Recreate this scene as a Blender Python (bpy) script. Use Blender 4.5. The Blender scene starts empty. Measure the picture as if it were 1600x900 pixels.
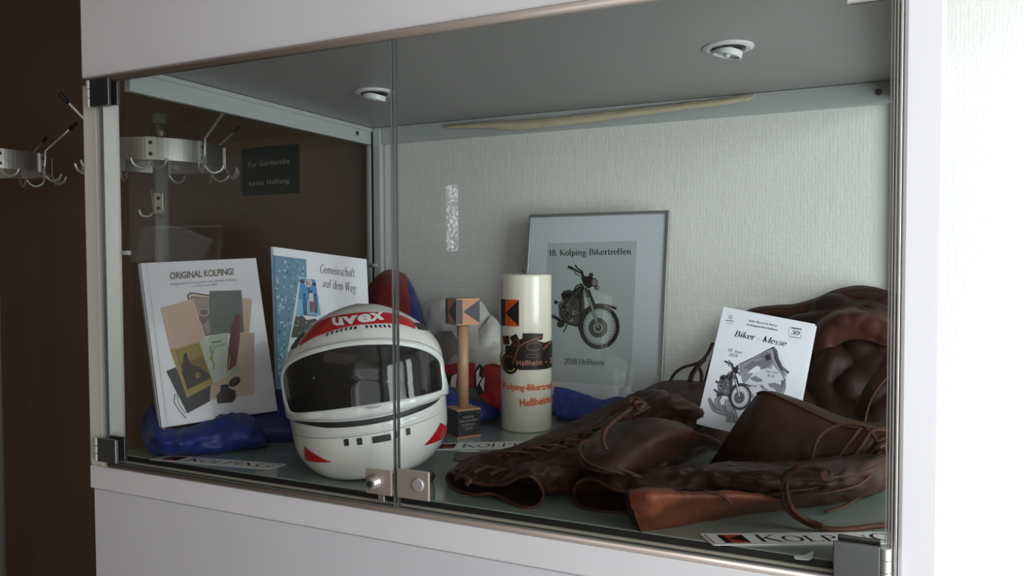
import bpy, bmesh, math, random
from mathutils import Vector, Matrix, noise
from mathutils.geometry import tessellate_polygon
random.seed(7)
SC = bpy.context.scene
COL = SC.collection

# ------------------------------------------------------------------ camera, world, lights, exposure
CAM = Vector((0.604, -0.9, 0.3378)); FPX = 1223.2
YAW, PITCH, ROLL = 0.44455, 0.03393, -0.00361
FW = Vector((-math.sin(YAW)*math.cos(PITCH), math.cos(YAW)*math.cos(PITCH), -math.sin(PITCH)))
R0 = Vector((math.cos(YAW), math.sin(YAW), 0)); U0 = R0.cross(FW)
RT = R0*math.cos(ROLL) + U0*math.sin(ROLL); UP = -R0*math.sin(ROLL) + U0*math.cos(ROLL)
cd = bpy.data.cameras.new('camera'); cam = bpy.data.objects.new('camera', cd); COL.objects.link(cam)
cd.sensor_width = 36; cd.lens = FPX*36/1600; cd.clip_start = .02; cd.clip_end = 60
cam.matrix_world = Matrix(((RT.x, UP.x, -FW.x, CAM.x), (RT.y, UP.y, -FW.y, CAM.y), (RT.z, UP.z, -FW.z, CAM.z), (0, 0, 0, 1)))
SC.camera = cam
SC.view_settings.view_transform = 'Standard'; SC.view_settings.look = 'None'
SC.view_settings.gamma = 1; SC.view_settings.use_curve_mapping = False
SC.view_settings.exposure = 0.0
w = bpy.data.worlds.new('world'); SC.world = w; w.use_nodes = True
w.node_tree.nodes['Background'].inputs[0].default_value = (.75, .85, 1, 1)
w.node_tree.nodes['Background'].inputs[1].default_value = 1.2
def area(name, loc, target, sx, sy, power, color):
    l = bpy.data.lights.new(name, 'AREA'); l.shape = 'RECTANGLE'; l.size = sx; l.size_y = sy
    l.energy = power; l.color = color
    o = bpy.data.objects.new(name, l); COL.objects.link(o); o.location = loc
    o.rotation_euler = (Vector(target)-Vector(loc)).to_track_quat('-Z', 'Y').to_euler()
    return o
area('side_window_daylight', (1.70, -.36, .30), (-.1, -.30, .28), 1.25, 1.45, 47, (.90, .945, 1.0))
area('rear_window_daylight', (1.20, -1.66, .25), (.75, .35, .25), 1.02, 1.6, 8.5, (.90, .95, 1.0))
area('hall_fill_light', (-.15, -1.35, 1.405), (-.15, -1.2, 0), 1.3, 1.1, 1.6, (1.0, .78, .60))  # added warm fill under the closed ceiling, no opening there
area('far_hall_fill', (1.70, -4.3, .2), (-3, -4.6, .2), 2.4, 1.8, 18, (1.0, .86, .72))  # added fill, no window here; brightens hall walls mirrored in the doors

# ------------------------------------------------------------------ helpers
def at(px, py, Y):
    d = RT*(px-800)/FPX - UP*(py-450)/FPX + FW
    return CAM + d*((Y-CAM.y)/d.y)
def onz(px, py, Z):
    d = RT*(px-800)/FPX - UP*(py-450)/FPX + FW
    return CAM + d*((Z-CAM.z)/d.z)
ZF = .010
_m = {}
def lin(c):
    return tuple((v/12.92 if v <= .04045 else ((v+.055)/1.055)**2.4) for v in c)
def mat(name, rgb=(.8, .8, .8), rough=.5, metal=0, spec=.5, coat=0, coat_rough=.05, var=0, vscale=30, bump=0, bscale=200, bdist=.001, sheen=0, sss=0, detail=3):
    if name in _m: return _m[name]
    m = bpy.data.materials.new(name); m.use_nodes = True; nt = m.node_tree; b = nt.nodes['Principled BSDF']
    b.inputs['Base Color'].default_value = (*rgb, 1); b.inputs['Roughness'].default_value = rough
    b.inputs['Metallic'].default_value = metal; b.inputs['Specular IOR Level'].default_value = spec
    b.inputs['Coat Weight'].default_value = coat; b.inputs['Coat Roughness'].default_value = coat_rough
    if sheen: b.inputs['Sheen Weight'].default_value = sheen
    if sss:
        b.inputs['Subsurface Weight'].default_value = sss; b.inputs['Subsurface Radius'].default_value = (.02, .015, .01)
        b.inputs['Subsurface Scale'].default_value = 1
    tc = nt.nodes.new('ShaderNodeTexCoord')
    if var:
        n = nt.nodes.new('ShaderNodeTexNoise'); n.inputs['Scale'].default_value = vscale; n.inputs['Detail'].default_value = 4
        nt.links.new(tc.outputs['Object'], n.inputs['Vector'])
        r = nt.nodes.new('ShaderNodeMix'); r.data_type = 'RGBA'
        r.inputs[6].default_value = (*[c*(1-var) for c in rgb], 1); r.inputs[7].default_value = (*[min(1, c*(1+var)) for c in rgb], 1)
        nt.links.new(n.outputs['Fac'], r.inputs[0]); nt.links.new(r.outputs[2], b.inputs['Base Color'])
    if bump:
        n = nt.nodes.new('ShaderNodeTexNoise'); n.inputs['Scale'].default_value = bscale; n.inputs['Detail'].default_value = detail
        nt.links.new(tc.outputs['Object'], n.inputs['Vector'])
        bp = nt.nodes.new('ShaderNodeBump'); bp.inputs['Strength'].default_value = bump; bp.inputs['Distance'].default_value = bdist
        nt.links.new(n.outputs['Fac'], bp.inputs['Height']); nt.links.new(bp.outputs['Normal'], b.inputs['Normal'])
    _m[name] = m
    return m
def ink(hexs, rough=.45):
    c = lin(tuple(int(hexs[i:i+2], 16)/255 for i in (0, 2, 4)))
    return mat('print_'+hexs, c, rough, spec=.35)
def glass_mat(name, tint, reflect=1.0):
    if name in _m: return _m[name]
    m = bpy.data.materials.new(name); m.use_nodes = True; nt = m.node_tree; nt.nodes.clear()
    o = nt.nodes.new('ShaderNodeOutputMaterial'); t = nt.nodes.new('ShaderNodeBsdfTransparent'); t.inputs[0].default_value = (*tint, 1)
    g = nt.nodes.new('ShaderNodeBsdfGlossy'); g.inputs['Roughness'].default_value = .0; g.inputs[0].default_value = (reflect, reflect, reflect, 1)
    f = nt.nodes.new('ShaderNodeFresnel'); ge = nt.nodes.new('ShaderNodeNewGeometry'); ir = nt.nodes.new('ShaderNodeMath')
    ir.operation = 'MULTIPLY_ADD'; ir.inputs[1].default_value = 1/1.5-1.5; ir.inputs[2].default_value = 1.5   # same index from both faces of the thin pane
    nt.links.new(ge.outputs['Backfacing'], ir.inputs[0]); nt.links.new(ir.outputs[0], f.inputs[0])
    x = nt.nodes.new('ShaderNodeMixShader')
    nt.links.new(f.outputs[0], x.inputs[0]); nt.links.new(t.outputs[0], x.inputs[1]); nt.links.new(g.outputs[0], x.inputs[2])
    nt.links.new(x.outputs[0], o.inputs[0]); _m[name] = m
    return m
def emit(name, rgb, s):
    m = bpy.data.materials.new(name); m.use_nodes = True; b = m.node_tree.nodes['Principled BSDF']
    b.inputs['Base Color'].default_value = (*rgb, 1); b.inputs['Emission Color'].default_value = (*rgb, 1); b.inputs['Emission Strength'].default_value = s
    return m
def rootloc(o):
    while o.parent: o = o.parent
    return Vector(o.location)
def props(o, label, cat, group=None):
    o['label'] = label; o['category'] = cat
    if group: o['group'] = group
def thing(name, label, cat, loc, group=None):
    o = bpy.data.objects.new(name, None); o.empty_display_size = .02; COL.objects.link(o); o.location = loc
    props(o, label, cat, group); return o
class MB:
    def __init__(s): s.v = []; s.f = []; s.mi = []
    def add(s, vs, fs, mi=0):
        n = len(s.v); s.v += [Vector(p) for p in vs]; s.f += [tuple(i+n for i in f) for f in fs]; s.mi += [mi]*len(fs); return s
    def box(s, a, b, mi=0, M=None):
        x0, y0, z0 = a; x1, y1, z1 = b
        vs = [Vector(p) for p in ((x0, y0, z0), (x1, y0, z0), (x1, y1, z0), (x0, y1, z0), (x0, y0, z1), (x1, y0, z1), (x1, y1, z1), (x0, y1, z1))]
        if M: vs = [M @ p for p in vs]
        return s.add(vs, [(0, 3, 2, 1), (4, 5, 6, 7), (0, 1, 5, 4), (1, 2, 6, 5), (2, 3, 7, 6), (3, 0, 4, 7)], mi)
    def tube(s, pts, r, n=8, mi=0, flat=1, cap=True):
        pts = [Vector(p) for p in pts]; N = len(pts); vs = []; fs = []
        prev = None
        for i, p in enumerate(pts):
            t = (pts[min(i+1, N-1)]-pts[max(i-1, 0)]).normalized()
            if prev is None:
                u = t.cross(Vector((0, 0, 1)));
                if u.length < .1: u = t.cross(Vector((1, 0, 0)))
            else: u = prev - t*prev.dot(t)
            u.normalize(); prev = u; v = t.cross(u)
            rr = r[i] if isinstance(r, (list, tuple)) else r
            for k in range(n):
                a = 2*math.pi*k/n; vs.append(p + u*math.cos(a)*rr + v*math.sin(a)*rr*flat)
        for i in range(N-1):
            for k in range(n): fs.append((i*n+k, i*n+(k+1) % n, (i+1)*n+(k+1) % n, (i+1)*n+k))
        if cap: fs.append(tuple(range(n))[::-1]); fs.append(tuple((N-1)*n+k for k in range(n)))
        return s.add(vs, fs, mi)
    def lathe(s, prof, c, n=40, mi=0, M=None):
        vs = []; fs = []
        for (r, z) in prof:
            for k in range(n):
                a = 2*math.pi*k/n; q = Vector((r*math.cos(a), r*math.sin(a), z)); vs.append((M @ q if M else q)+Vector(c))
        for i in range(len(prof)-1):
            for k in range(n): fs.append((i*n+k, i*n+(k+1) % n, (i+1)*n+(k+1) % n, (i+1)*n+k))
        fs.append(tuple(range(n))[::-1]); fs.append(tuple((len(prof)-1)*n+k for k in range(n)))
        return s.add(vs, fs, mi)
    def grid(s, rows, mi=0):
        h = len(rows); w_ = len(rows[0]); vs = [p for r in rows for p in r]
        return s.add(vs, [(i*w_+j, i*w_+j+1, (i+1)*w_+j+1, (i+1)*w_+j) for i in range(h-1) for j in range(w_-1)], mi)
    def build(s, name, mats, parent=None, smooth=False, bevel=0, solid=0, sub=0, loc=None):
        L = rootloc(parent) if parent else Vector(loc) if loc is not None else Vector((0, 0, 0))
        me = bpy.data.meshes.new(name); me.from_pydata([tuple(p-L) for p in s.v], [], s.f)
        for m in (mats if isinstance(mats, (list, tuple)) else [mats]): me.materials.append(m)
        for i, p in enumerate(me.polygons): p.material_index = s.mi[i]; p.use_smooth = smooth
        me.validate(); me.update()
        o = bpy.data.objects.new(name, me); COL.objects.link(o)
        if parent: o.parent = parent
        else: o.location = L
        if solid:
            md = o.modifiers.new('solid', 'SOLIDIFY'); md.thickness = solid; md.offset = -1
        if bevel:
            md = o.modifiers.new('bevel', 'BEVEL'); md.width = bevel; md.segments = 2; md.limit_method = 'ANGLE'
        if sub:
            md = o.modifiers.new('sub', 'SUBSURF'); md.levels = sub; md.render_levels = sub
        return o
def struct(o): o['kind'] = 'structure'; return o
def crv(P, n):                       # Catmull-Rom resample of a list of vectors, n points per span
    P = [Vector(p) for p in P]; out = []
    for i in range(len(P)-1):
        a = P[max(i-1, 0)]; b = P[i]; c = P[i+1]; d = P[min(i+2, len(P)-1)]
        for k in range(n):
            t = k/n; out.append(.5*(2*b+(c-a)*t+(2*a-5*b+4*c-d)*t*t+(3*b-a-3*c+d)*t**3))
    return out+[P[-1]]
def smooth_grid(rows, nu, nv):
    R = [crv(r, nu) for r in rows]
    C = [crv([r[j] for r in R], nv) for j in range(len(R[0]))]
    return [[C[j][i] for j in range(len(C))] for i in range(len(C[0]))]
def wrinkle(G, amp, sc, seed, ridge=.6, keep=0, stretch=None):
    h = len(G); w_ = len(G[0]); out = []
    for i in range(h):
        row = []
        for j in range(w_):
            p = G[i][j]
            du = G[i][min(j+1, w_-1)]-G[i][max(j-1, 0)]; dv = G[min(i+1, h-1)][j]-G[max(i-1, 0)][j]
            n = du.cross(dv)
            if n.length < 1e-12: row.append(p.copy()); continue
            n.normalize()
            q = Vector((p.x*sc, p.y*sc, p.z*sc)) + Vector((seed, seed*.7, 0))
            if stretch: q = Vector((q.x*stretch[0], q.y*stretch[1], q.z*stretch[2]))
            a = noise.noise(q); b = 1-2*abs(noise.noise(q*1.7+Vector((5, 1, 2)))); c = noise.noise(q*4)*.25
            e = min(i, h-1-i, j, w_-1-j)/max(1, keep) if keep else 1
            row.append(p + n*amp*((1-ridge)*a+ridge*(b-.4)+c)*min(1, e))
        out.append(row)
    return out
# flat artwork -------------------------------------------------------
def quadmap(TL, TR, BR, BL):         # drawing coordinates -> (u, v), v down
    TL, TR, BR, BL = [Vector((*q, 0)) for q in (TL, TR, BR, BL)]
    def f(x, y):
        u = v = .5
        for _ in range(12):
            P = (TL*(1-u)+TR*u)*(1-v)+(BL*(1-u)+BR*u)*v
            du = (TR-TL)*(1-v)+(BR-BL)*v; dv = (BL-TL)*(1-u)+(BR-TR)*u
            ex = x-P.x; ey = y-P.y; D = du.x*dv.y-du.y*dv.x
            u += (ex*dv.y-ey*dv.x)/D; v += (du.x*ey-du.y*ex)/D
        return u, v
    return f
class Plane3:                        # origin = top-left, u right, v down, n outward
    def __init__(s, TL, TR, BL):
        s.o = Vector(TL); s.du = Vector(TR)-s.o; s.dv = Vector(BL)-s.o
        s.n = s.dv.cross(s.du).normalized(); s.w = s.du.length; s.h = s.dv.length
    def __call__(s, u, v, off=0): return s.o+s.du*u+s.dv*v+s.n*off
class Art:
    def __init__(s, surf, pre=None, base=.0003, step=.00006):
        s.S = surf; s.pre = pre; s.b = base; s.st = step; s.parts = {}; s.z = 0
    def _p(s, q, z):
        u, v = s.pre(*q) if s.pre else q
        return s.S(u, v, s.b+s.st*z)
    def raw(s, col, vs, fs, z=None):
        z = s.z if z is None else z
        s.parts.setdefault(col, MB()).add([s._p(q, z) for q in vs], fs)
    def poly(s, col, pts, z=None):
        t = tessellate_polygon([[Vector((q[0], q[1], 0)) for q in pts]]); s.raw(col, pts, [tuple(x) for x in t], z)
    def ell(s, col, cx, cy, rx, ry, z=None, n=24, rot=0):
        c, d = math.cos(rot), math.sin(rot)
        s.raw(col, [(cx+rx*math.cos(a)*c-ry*math.sin(a)*d, cy+rx*math.cos(a)*d+ry*math.sin(a)*c) for a in [2*math.pi*k/n for k in range(n)]], [tuple(range(n))], z)
    def ring(s, col, cx, cy, rx, ry, wd, z=None, n=40, rot=0, a0=0, a1=2*math.pi):
        c, d = math.cos(rot), math.sin(rot); vs = []; fs = []
        for k in range(n+1):
            a = a0+(a1-a0)*k/n
            for q in (0, 1):
                X = (rx-q*wd)*math.cos(a); Y = (ry-q*wd)*math.sin(a); vs.append((cx+X*c-Y*d, cy+X*d+Y*c))
        for k in range(n): fs.append((2*k, 2*k+1, 2*k+3, 2*k+2))
        s.raw(col, vs, fs, z)
    def stroke(s, col, pts, wd, z=None, nib=None):
        pts = [Vector((q[0], q[1])) for q in pts]; vs = []; fs = []; N = len(pts)
        for i, p in enumerate(pts):
            t = pts[min(i+1, N-1)]-pts[max(i-1, 0)]
            if t.length < 1e-9: t = Vector((1, 0))
            t.normalize(); n = Vector((-t.y, t.x)); W = wd[i] if isinstance(wd, (list, tuple)) else wd
            if nib is not None: W = nib+(W-nib)*abs(t.y)**1.5
            vs += [tuple(p+n*W/2), tuple(p-n*W/2)]
        for k in range(N-1): fs.append((2*k, 2*k+1, 2*k+3, 2*k+2))
        s.raw(col, vs, fs, z)
    def emit(s, parent, prefix='print', names=None):
        for i, (c, mb) in enumerate(s.parts.items()):
            mb.build((names or {}).get(c, prefix), c if not isinstance(c, str) else ink(c), parent)
# sans text through Blender's built-in font
def sans(txt, bold=0, shear=0, spacing=1.0):
    cu = bpy.data.curves.new('t', 'FONT'); cu.body = txt; cu.size = 1; cu.offset = bold; cu.shear = shear; cu.space_character = spacing; cu.resolution_u = 3
    o = bpy.data.objects.new('t', cu); COL.objects.link(o); dg = bpy.context.evaluated_depsgraph_get()
    me = bpy.data.meshes.new_from_object(o.evaluated_get(dg)); vs = [(v.co.x, v.co.y) for v in me.vertices]; fs = [tuple(p.vertices) for p in me.polygons]
    bpy.data.objects.remove(o); bpy.data.curves.remove(cu); bpy.data.meshes.remove(me)
    x0 = min(v[0] for v in vs); x1 = max(v[0] for v in vs)
    return [((x-x0), y) for x, y in vs], fs, x1-x0
def put_text(art, col, T, p0, p1, height, z=None, flip=1):
    """lay the text with its baseline from p0 to p1 (drawing coordinates, y down), cap height = height"""
    vs, fs, W = T; p0 = Vector((*p0[:2],)); p1 = Vector((*p1[:2],)); e = (p1-p0); n = Vector((e.y, -e.x)).normalized(); cap = .70
    art.raw(col, [tuple(p0+e*(x/W)+n*(y/cap*height)) for x, y in vs], fs, z)
# serif pen font ------------------------------------------------------
def _arc(cx, cy, rx, ry, a0, a1, n=10): return [(cx+rx*math.cos(math.radians(a0+(a1-a0)*k/n)), cy+ry*math.sin(math.radians(a0+(a1-a0)*k/n))) for k in range(n+1)]
def _st(x, y0, y1, b=1, t=1, h=.085):
    L = [([(x, y0), (x, y1)], None)]
    if b: L.append(([(x-h, y0+.012), (x+h, y0+.012)], .026))
    if t: L.append(([(x-(h if t == 1 else h), y1-.012), (x+(h if t == 1 else 0), y1-.012)], .026))
    return L
C_, X_ = .68, .44
GL = {
 ' ': (.25, []), '.': (.2, [([(.08, .04), (.14, .04)], .08)]), '-': (.34, [([(.05, .2), (.29, .2)], .05)]),
 '0': (.5, [(_arc(.25, .34, .19, .34, 0, 360, 24), None)]), '1': (.4, _st(.22, 0, .68, 1, 0)+[([(.22, .67), (.1, .58)], .03)]),
 '2': (.5, [(_arc(.24, .5, .17, .18, 170, -20, 12)+[(.2, .18), (.06, .03)], None), ([(.05, .03), (.44, .03)], .06), ([(.44, .03), (.45, .13)], .03)]),
 '3': (.5, [(_arc(.22, .52, .15, .16, 160, -80, 12), None), (_arc(.22, .19, .18, .19, 80, -160, 12), None)]),
 '5': (.5, [([(.12, .66), (.42, .66)], .06), ([(.12, .66), (.1, .38)], .03), (_arc(.22, .21, .19, .21, 130, -150, 14), None)]),
 '8': (.5, [(_arc(.25, .5, .14, .17, 0, 360, 20), None), (_arc(.25, .17, .18, .17, 0, 360, 20), None)]),
 'K': (.7, _st(.15, 0, .68)+[([(.56, .66), (.16, .28)], .035), ([(.28, .4), (.6, .02)], .095), ([(.48, .667), (.66, .667)], .026), ([(.5, .012), (.7, .012)], .026)]),
 'B': (.6, _st(.14, 0, .68, 0, 0)+[([(.05, .667), (.3, .667)], .03), ([(.05, .012), (.32, .012)], .03), ([(.14, .36), (.3, .36)], .03), (_arc(.28, .515, .18, .155, 90, -90), None), (_arc(.3, .185, .22, .175, 90, -90), None)]),
 'H': (.74, _st(.15, 0, .68)+_st(.58, 0, .68)+[([(.15, .35), (.58, .35)], .03)]),
 'M': (.86, _st(.14, 0, .68, 1, 0, .07)+_st(.72, 0, .68, 1, 1)+[([(.12, .67), (.42, .02)], .1), ([(.42, .02), (.72, .66)], .03), ([(.04, .667), (.16, .667)], .026)]),
 'G': (.7, [(_arc(.36, .34, .3, .34, 55, 300, 20), None)]+_st(.57, .05, .3, 0, 1)+[([(.44, .02), (.57, .08)], .03), ([(.55, .6), (.56, .48)], .03)]),
 'W': (.92, [([(.08, .66), (.26, .02)], .1), ([(.26, .02), (.46, .62)], .03), ([(.42, .66), (.62, .02)], .1), ([(.62, .02), (.82, .66)], .03), ([(.0, .667), (.18, .667)], .026), ([(.74, .667), (.9, .667)], .026), ([(.34, .667), (.5, .667)], .026)]),
 'J': (.36, _st(.22, .08, .68, 0, 1)+[(_arc(.13, .08, .09, .14, 0, -130, 8), None)]),
 'D': (.68, _st(.14, 0, .68, 0, 0)+[([(.05, .667), (.3, .667)], .03), ([(.05, .012), (.3, .012)], .03), (_arc(.28, .34, .33, .328, 90, -90, 16), None)]),
 'O': (.72, [(_arc(.36, .34, .29, .33, 0, 360, 28), None)]),
 'L': (.58, _st(.15, 0, .68)+[([(.15, .015), (.52, .015)], .03), ([(.52, .01), (.55, .16)], .03)]),
 'P': (.56, _st(.14, 0, .68)+[([(.14, .667), (.3, .667)], .03), (_arc(.28, .5, .2, .17, 90, -90, 12), None), ([(.14, .33), (.28, .33)], .03)]),
 'I': (.32, _st(.16, 0, .68)), 'T': (.6, _st(.3, 0, .68, 1, 0)+[([(.04, .66), (.56, .66)], .03)]),
 'N': (.76, [([(.14, .02), (.14, .66)], .03), ([(.12, .67), (.6, .02)], .1), ([(.6, .02), (.6, .66)], .03), ([(.05, .012), (.23, .012)], .026), ([(.5, .667), (.7, .667)], .026), ([(.02, .667), (.16, .667)], .026)]),
 'o': (.48, [(_arc(.24, .22, .17, .21, 0, 360, 22), None)]), 'l': (.26, _st(.13, 0, .7, 1, 2)), 'i': (.26, _st(.13, 0, .44, 1, 2)+[([(.09, .6), (.17, .6)], .08)]),
 'p': (.52, _st(.13, -.2, .44, 1, 2)+[(_arc(.27, .22, .17, .21, 130, -130, 16), None)]),
 'n': (.54, _st(.12, 0, .44, 1, 2)+_st(.4, 0, .3, 1, 0)+[(_arc(.27, .28, .13, .15, 150, 0, 8), None)]),
 'h': (.54, _st(.12, 0, .7, 1, 2)+_st(.4, 0, .3, 1, 0)+[(_arc(.27, .28, .13, .15, 150, 0, 8), None)]),
 'm': (.8, _st(.12, 0, .44, 1, 2)+_st(.39, 0, .3, 1, 0)+_st(.66, 0, .3, 1, 0)+[(_arc(.26, .28, .13, .15, 150, 0, 8), None), (_arc(.53, .28, .13, .15, 150, 0, 8), None)]),
 'u': (.54, _st(.12, .13, .44, 0, 2)+_st(.4, 0, .44, 0, 2)+[(_arc(.25, .14, .13, .13, 180, 330, 8), None), ([(.4, .012), (.5, .012)], .026)]),
 'g': (.48, [(_arc(.22, .28, .14, .15, 0, 360, 18), None), ([(.32, .4), (.45, .42)], .04), (_arc(.23, -.09, .18, .12, 0, 360, 18), None), ([(.13, .13), (.12, .04), (.34, .03)], .035)]),
 'k': (.52, _st(.12, 0, .7, 1, 2)+[([(.42, .42), (.14, .18)], .035), ([(.22, .26), (.44, .02)], .085), ([(.34, .428), (.5, .428)], .026), ([(.36, .012), (.53, .012)], .026)]),
 'e': (.44, [(_arc(.22, .22, .165, .21, 0, 315, 18), None), ([(.06, .23), (.385, .23)], .03)]),
 'r': (.38, _st(.12, 0, .44, 1, 2)+[(_arc(.24, .28, .1, .14, 160, 50, 6), None), ([(.28, .38), (.34, .38)], .06)]),
 't': (.32, [([(.13, .58), (.13, .1)], None), (_arc(.22, .1, .09, .09, 180, 310, 6), None), ([(.03, .42), (.28, .42)], .03)]),
 'f': (.32, _st(.12, 0, .58, 1, 0)+[(_arc(.22, .58, .1, .1, 180, 50, 6), None), ([(.03, .42), (.27, .42)], .03)]),
 'ß': (.52, _st(.12, 0, .58, 1, 0)+[(_arc(.22, .56, .1, .13, 180, -20, 8)+[(.26, .42)], None), (_arc(.26, .21, .16, .19, 80, -130, 12), None)]),
 's': (.38, [(_arc(.19, .32, .11, .11, 40, 200, 8)+[(.2, .22)], .06), ([(.2, .22)]+_arc(.19, .11, .12, .11, 40, -150, 8), .06)]),
 'c': (.42, [(_arc(.22, .22, .165, .21, 45, 315, 16), None)]),
 'a': (.44, _st(.3, .05, .32, 0, 0)+[(_arc(.2, .3, .1, .13, 0, 160, 8), None), (_arc(.17, .13, .11, .11, 60, 320, 12), None), ([(.3, .06), (.42, .03)], .04)]),
 'd': (.52, _st(.4, 0, .7, 0, 2)+[(_arc(.25, .22, .17, .21, 50, 310, 16), None), ([(.4, .012), (.5, .012)], .026)]),
 'w': (.66, [([(.07, .42), (.2, .02)], .08), ([(.2, .02), (.34, .38)], .03), ([(.3, .42), (.44, .02)], .08), ([(.44, .02), (.58, .42)], .03)]),
}
def serif(art, col, txt, p0, p1, height, z=None, weight=.09, thin=.03, slant=0, sizes=None):
    p0 = Vector((*p0,)); p1 = Vector((*p1,)); e = p1-p0
    sz = lambda i: (sizes[i] if sizes else 1)
    W = sum(GL[c][0]*sz(i) for i, c in enumerate(txt)); n = Vector((e.y, -e.x)).normalized(); x = 0
    kx = e.length/W; ex = e.normalized()
    for i, c in enumerate(txt):
        s_ = sz(i)
        for pts, wd in GL[c][1]:
            N = len(pts)
            out = []; vs = []; fs = []
            P = [Vector(q) for q in pts]
            for k, q in enumerate(P):
                t = P[min(k+1, N-1)]-P[max(k-1, 0)]
                if t.length < 1e-6: t = Vector((1, 0))
                t.normalize(); nn = Vector((-t.y, t.x)); Wd = wd*(weight/.09)**.5 if wd else thin+(weight-thin)*abs(t.y)**1.4
                for sg in (1, -1): vs.append(q+nn*Wd/2*sg)
            for k in range(N-1): fs.append((2*k, 2*k+1, 2*k+3, 2*k+2))
            art.raw(col, [tuple(p0+ex*((x+(q.x+slant*q.y)*s_)*kx)+n*(q.y*s_*height/.68)) for q in vs], fs, z)
        x += GL[c][0]*s_
def logo(art, x0, y0, x1, y1, dark, org, z=0):     # the bar and wedge emblem, y down
    X = lambda u: x0+(x1-x0)*u
    Y = lambda v: y0+(y1-y0)*v
    art.poly(dark, [(X(0), Y(0)), (X(.25), Y(0)), (X(.25), Y(1)), (X(0), Y(1))], z)
    art.poly(org, [(X(.25), Y(0)), (X(1), Y(0)), (X(1), Y(1)), (X(.25), Y(1))], z)
    art.poly(dark, [(X(.27), Y(.5)), (X(1), Y(0.02)), (X(1), Y(.98))], z+1)
def motorcycle(art, T, z=2, seed=3, dk='26241f', md='5c5953', lt='a9aca8', bg='9aa6a4'):
    """T maps the sketch's own coordinates (about 100..600 wide) to the sheet's drawing coordinates"""
    rnd = random.Random(seed)
    P = lambda pts: [T(*q) for q in pts]
    sc = (Vector(T(500, 300))-Vector(T(400, 300))).length/100
    S = lambda c, pts, w_, k=0: art.stroke(c, P(pts), w_*sc, z+k)
    def E(c, cx, cy, rx, ry, k=0, n=28): art.poly(c, P([(cx+rx*math.cos(a), cy+ry*math.sin(a)) for a in [2*math.pi*i/n for i in range(n)]]), z+k)
    def RG(c, cx, cy, rx, ry, wd, k=0, n=44):
        for i in range(n):
            a, b = 2*math.pi*i/n, 2*math.pi*(i+1)/n
            art.raw(c, P([(cx+rx*math.cos(a), cy+ry*math.sin(a)), (cx+rx*math.cos(b), cy+ry*math.sin(b)), (cx+(rx-wd)*math.cos(b), cy+(ry-wd)*math.sin(b)), (cx+(rx-wd)*math.cos(a), cy+(ry-wd)*math.sin(a))]), [(0, 1, 2, 3)], z+k)
    RG(dk, 452, 508, 142, 157, 30); RG(md, 456, 506, 136, 150, 5, 1); RG(lt, 455, 507, 112, 127, 7, 1); RG(dk, 455, 507, 105, 119, 2, 1)
    for k in range(28):
        a = 2*math.pi*k/28+.05; S(md, [(445+18*math.cos(a+.5), 513+20*math.sin(a+.5)), (455+104*math.cos(a), 507+118*math.sin(a))], 2.2)
    RG(md, 444, 514, 66, 70, 32, 1); RG(dk, 444, 514, 66, 70, 3, 2); RG(dk, 444, 514, 40, 43, 6, 2); E(dk, 446, 514, 22, 24, 1)
    for k in range(14):
        a = k*2.4; E(dk, 444+50*math.cos(a), 514+54*math.sin(a), 4, 4, 2, 8)
    # engine and frame mass
    art.poly(md, P([(175, 330), (230, 290), (300, 265), (345, 290), (352, 400), (330, 470), (300, 505), (235, 492), (180, 445), (165, 400)]), z)
    for k in range(70):
        x, y = rnd.uniform(172, 345), rnd.uniform(280, 495)
        c = rnd.choice([dk, dk, dk, lt, md]); a = rnd.uniform(0, 3.14); L = rnd.uniform(8, 34)
        if rnd.random() < .4: RG(c, x, y, L*.5, L*.55, 4, 1+(k % 2), 12)
        else: S(c, [(x, y), (x+L*math.cos(a), y+L*math.sin(a))], rnd.uniform(4, 9), 1+(k % 2))
    S(dk, [(180, 440), (230, 485), (290, 500), (330, 480)], 14, 2); S(dk, [(318, 290), (322, 480)], 16, 2); S(dk, [(250, 300), (210, 340), (175, 400)], 10, 2)
    S(dk, [(325, 480), (305, 505), (318, 545)], 10, 1)
    art.poly(dk, P([(262, 262), (290, 215), (328, 200), (346, 225), (340, 290), (300, 318), (272, 300)]), z+2)
    S(lt, [(285, 240), (305, 222), (322, 216)], 6, 3); S(md, [(280, 290), (300, 255), (318, 240)], 8, 3)
    art.poly(dk, P([(180, 280), (200, 255), (240, 247), (268, 258), (262, 290), (225, 310), (188, 318)]), z+2); S(md, [(205, 268), (235, 258), (258, 266)], 9, 3)
    art.poly(dk, P([(130, 322), (152, 322), (152, 350), (130, 348)]), z+2); S(dk, [(150, 336), (190, 342)], 7, 2)
    S(dk, [(165, 350), (172, 430)], 12, 2); S(lt, [(168, 360), (174, 425)], 3, 3)
    S(dk, [(112, 428), (160, 452), (212, 478)], 26, 2); S(lt, [(118, 424), (200, 462)], 5, 3); E(dk, 176, 490, 26, 24, 3); RG(md, 176, 490, 15, 14, 5, 4)
    S(dk, [(224, 488), (212, 520), (196, 545)], 9, 2)
    # front end
    S(dk, [(318, 478), (325, 440), (350, 395), (395, 362), (450, 352), (515, 358), (572, 380)], 17, 3); S(md, [(400, 366), (450, 358), (520, 364)], 5, 4)
    S(dk, [(375, 245), (398, 300), (418, 352)], 17, 3)
    S(dk, [(352, 225), (400, 360), (448, 520)], 22, 4); S(lt, [(352, 225), (400, 360), (446, 515)], 14, 5); S(md, [(355, 235), (378, 300)], 16, 6)
    S(dk, [(330, 120), (338, 160), (352, 215)], 20, 4); art.poly(dk, P([(325, 165), (350, 150), (400, 152), (420, 175), (405, 220), (380, 240), (345, 215)]), z+3)
    E(dk, 418, 195, 25, 31, 5); E(lt, 420, 195, 18, 24, 6); RG(md, 420, 195, 12, 17, 4, 7, 20)
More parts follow.
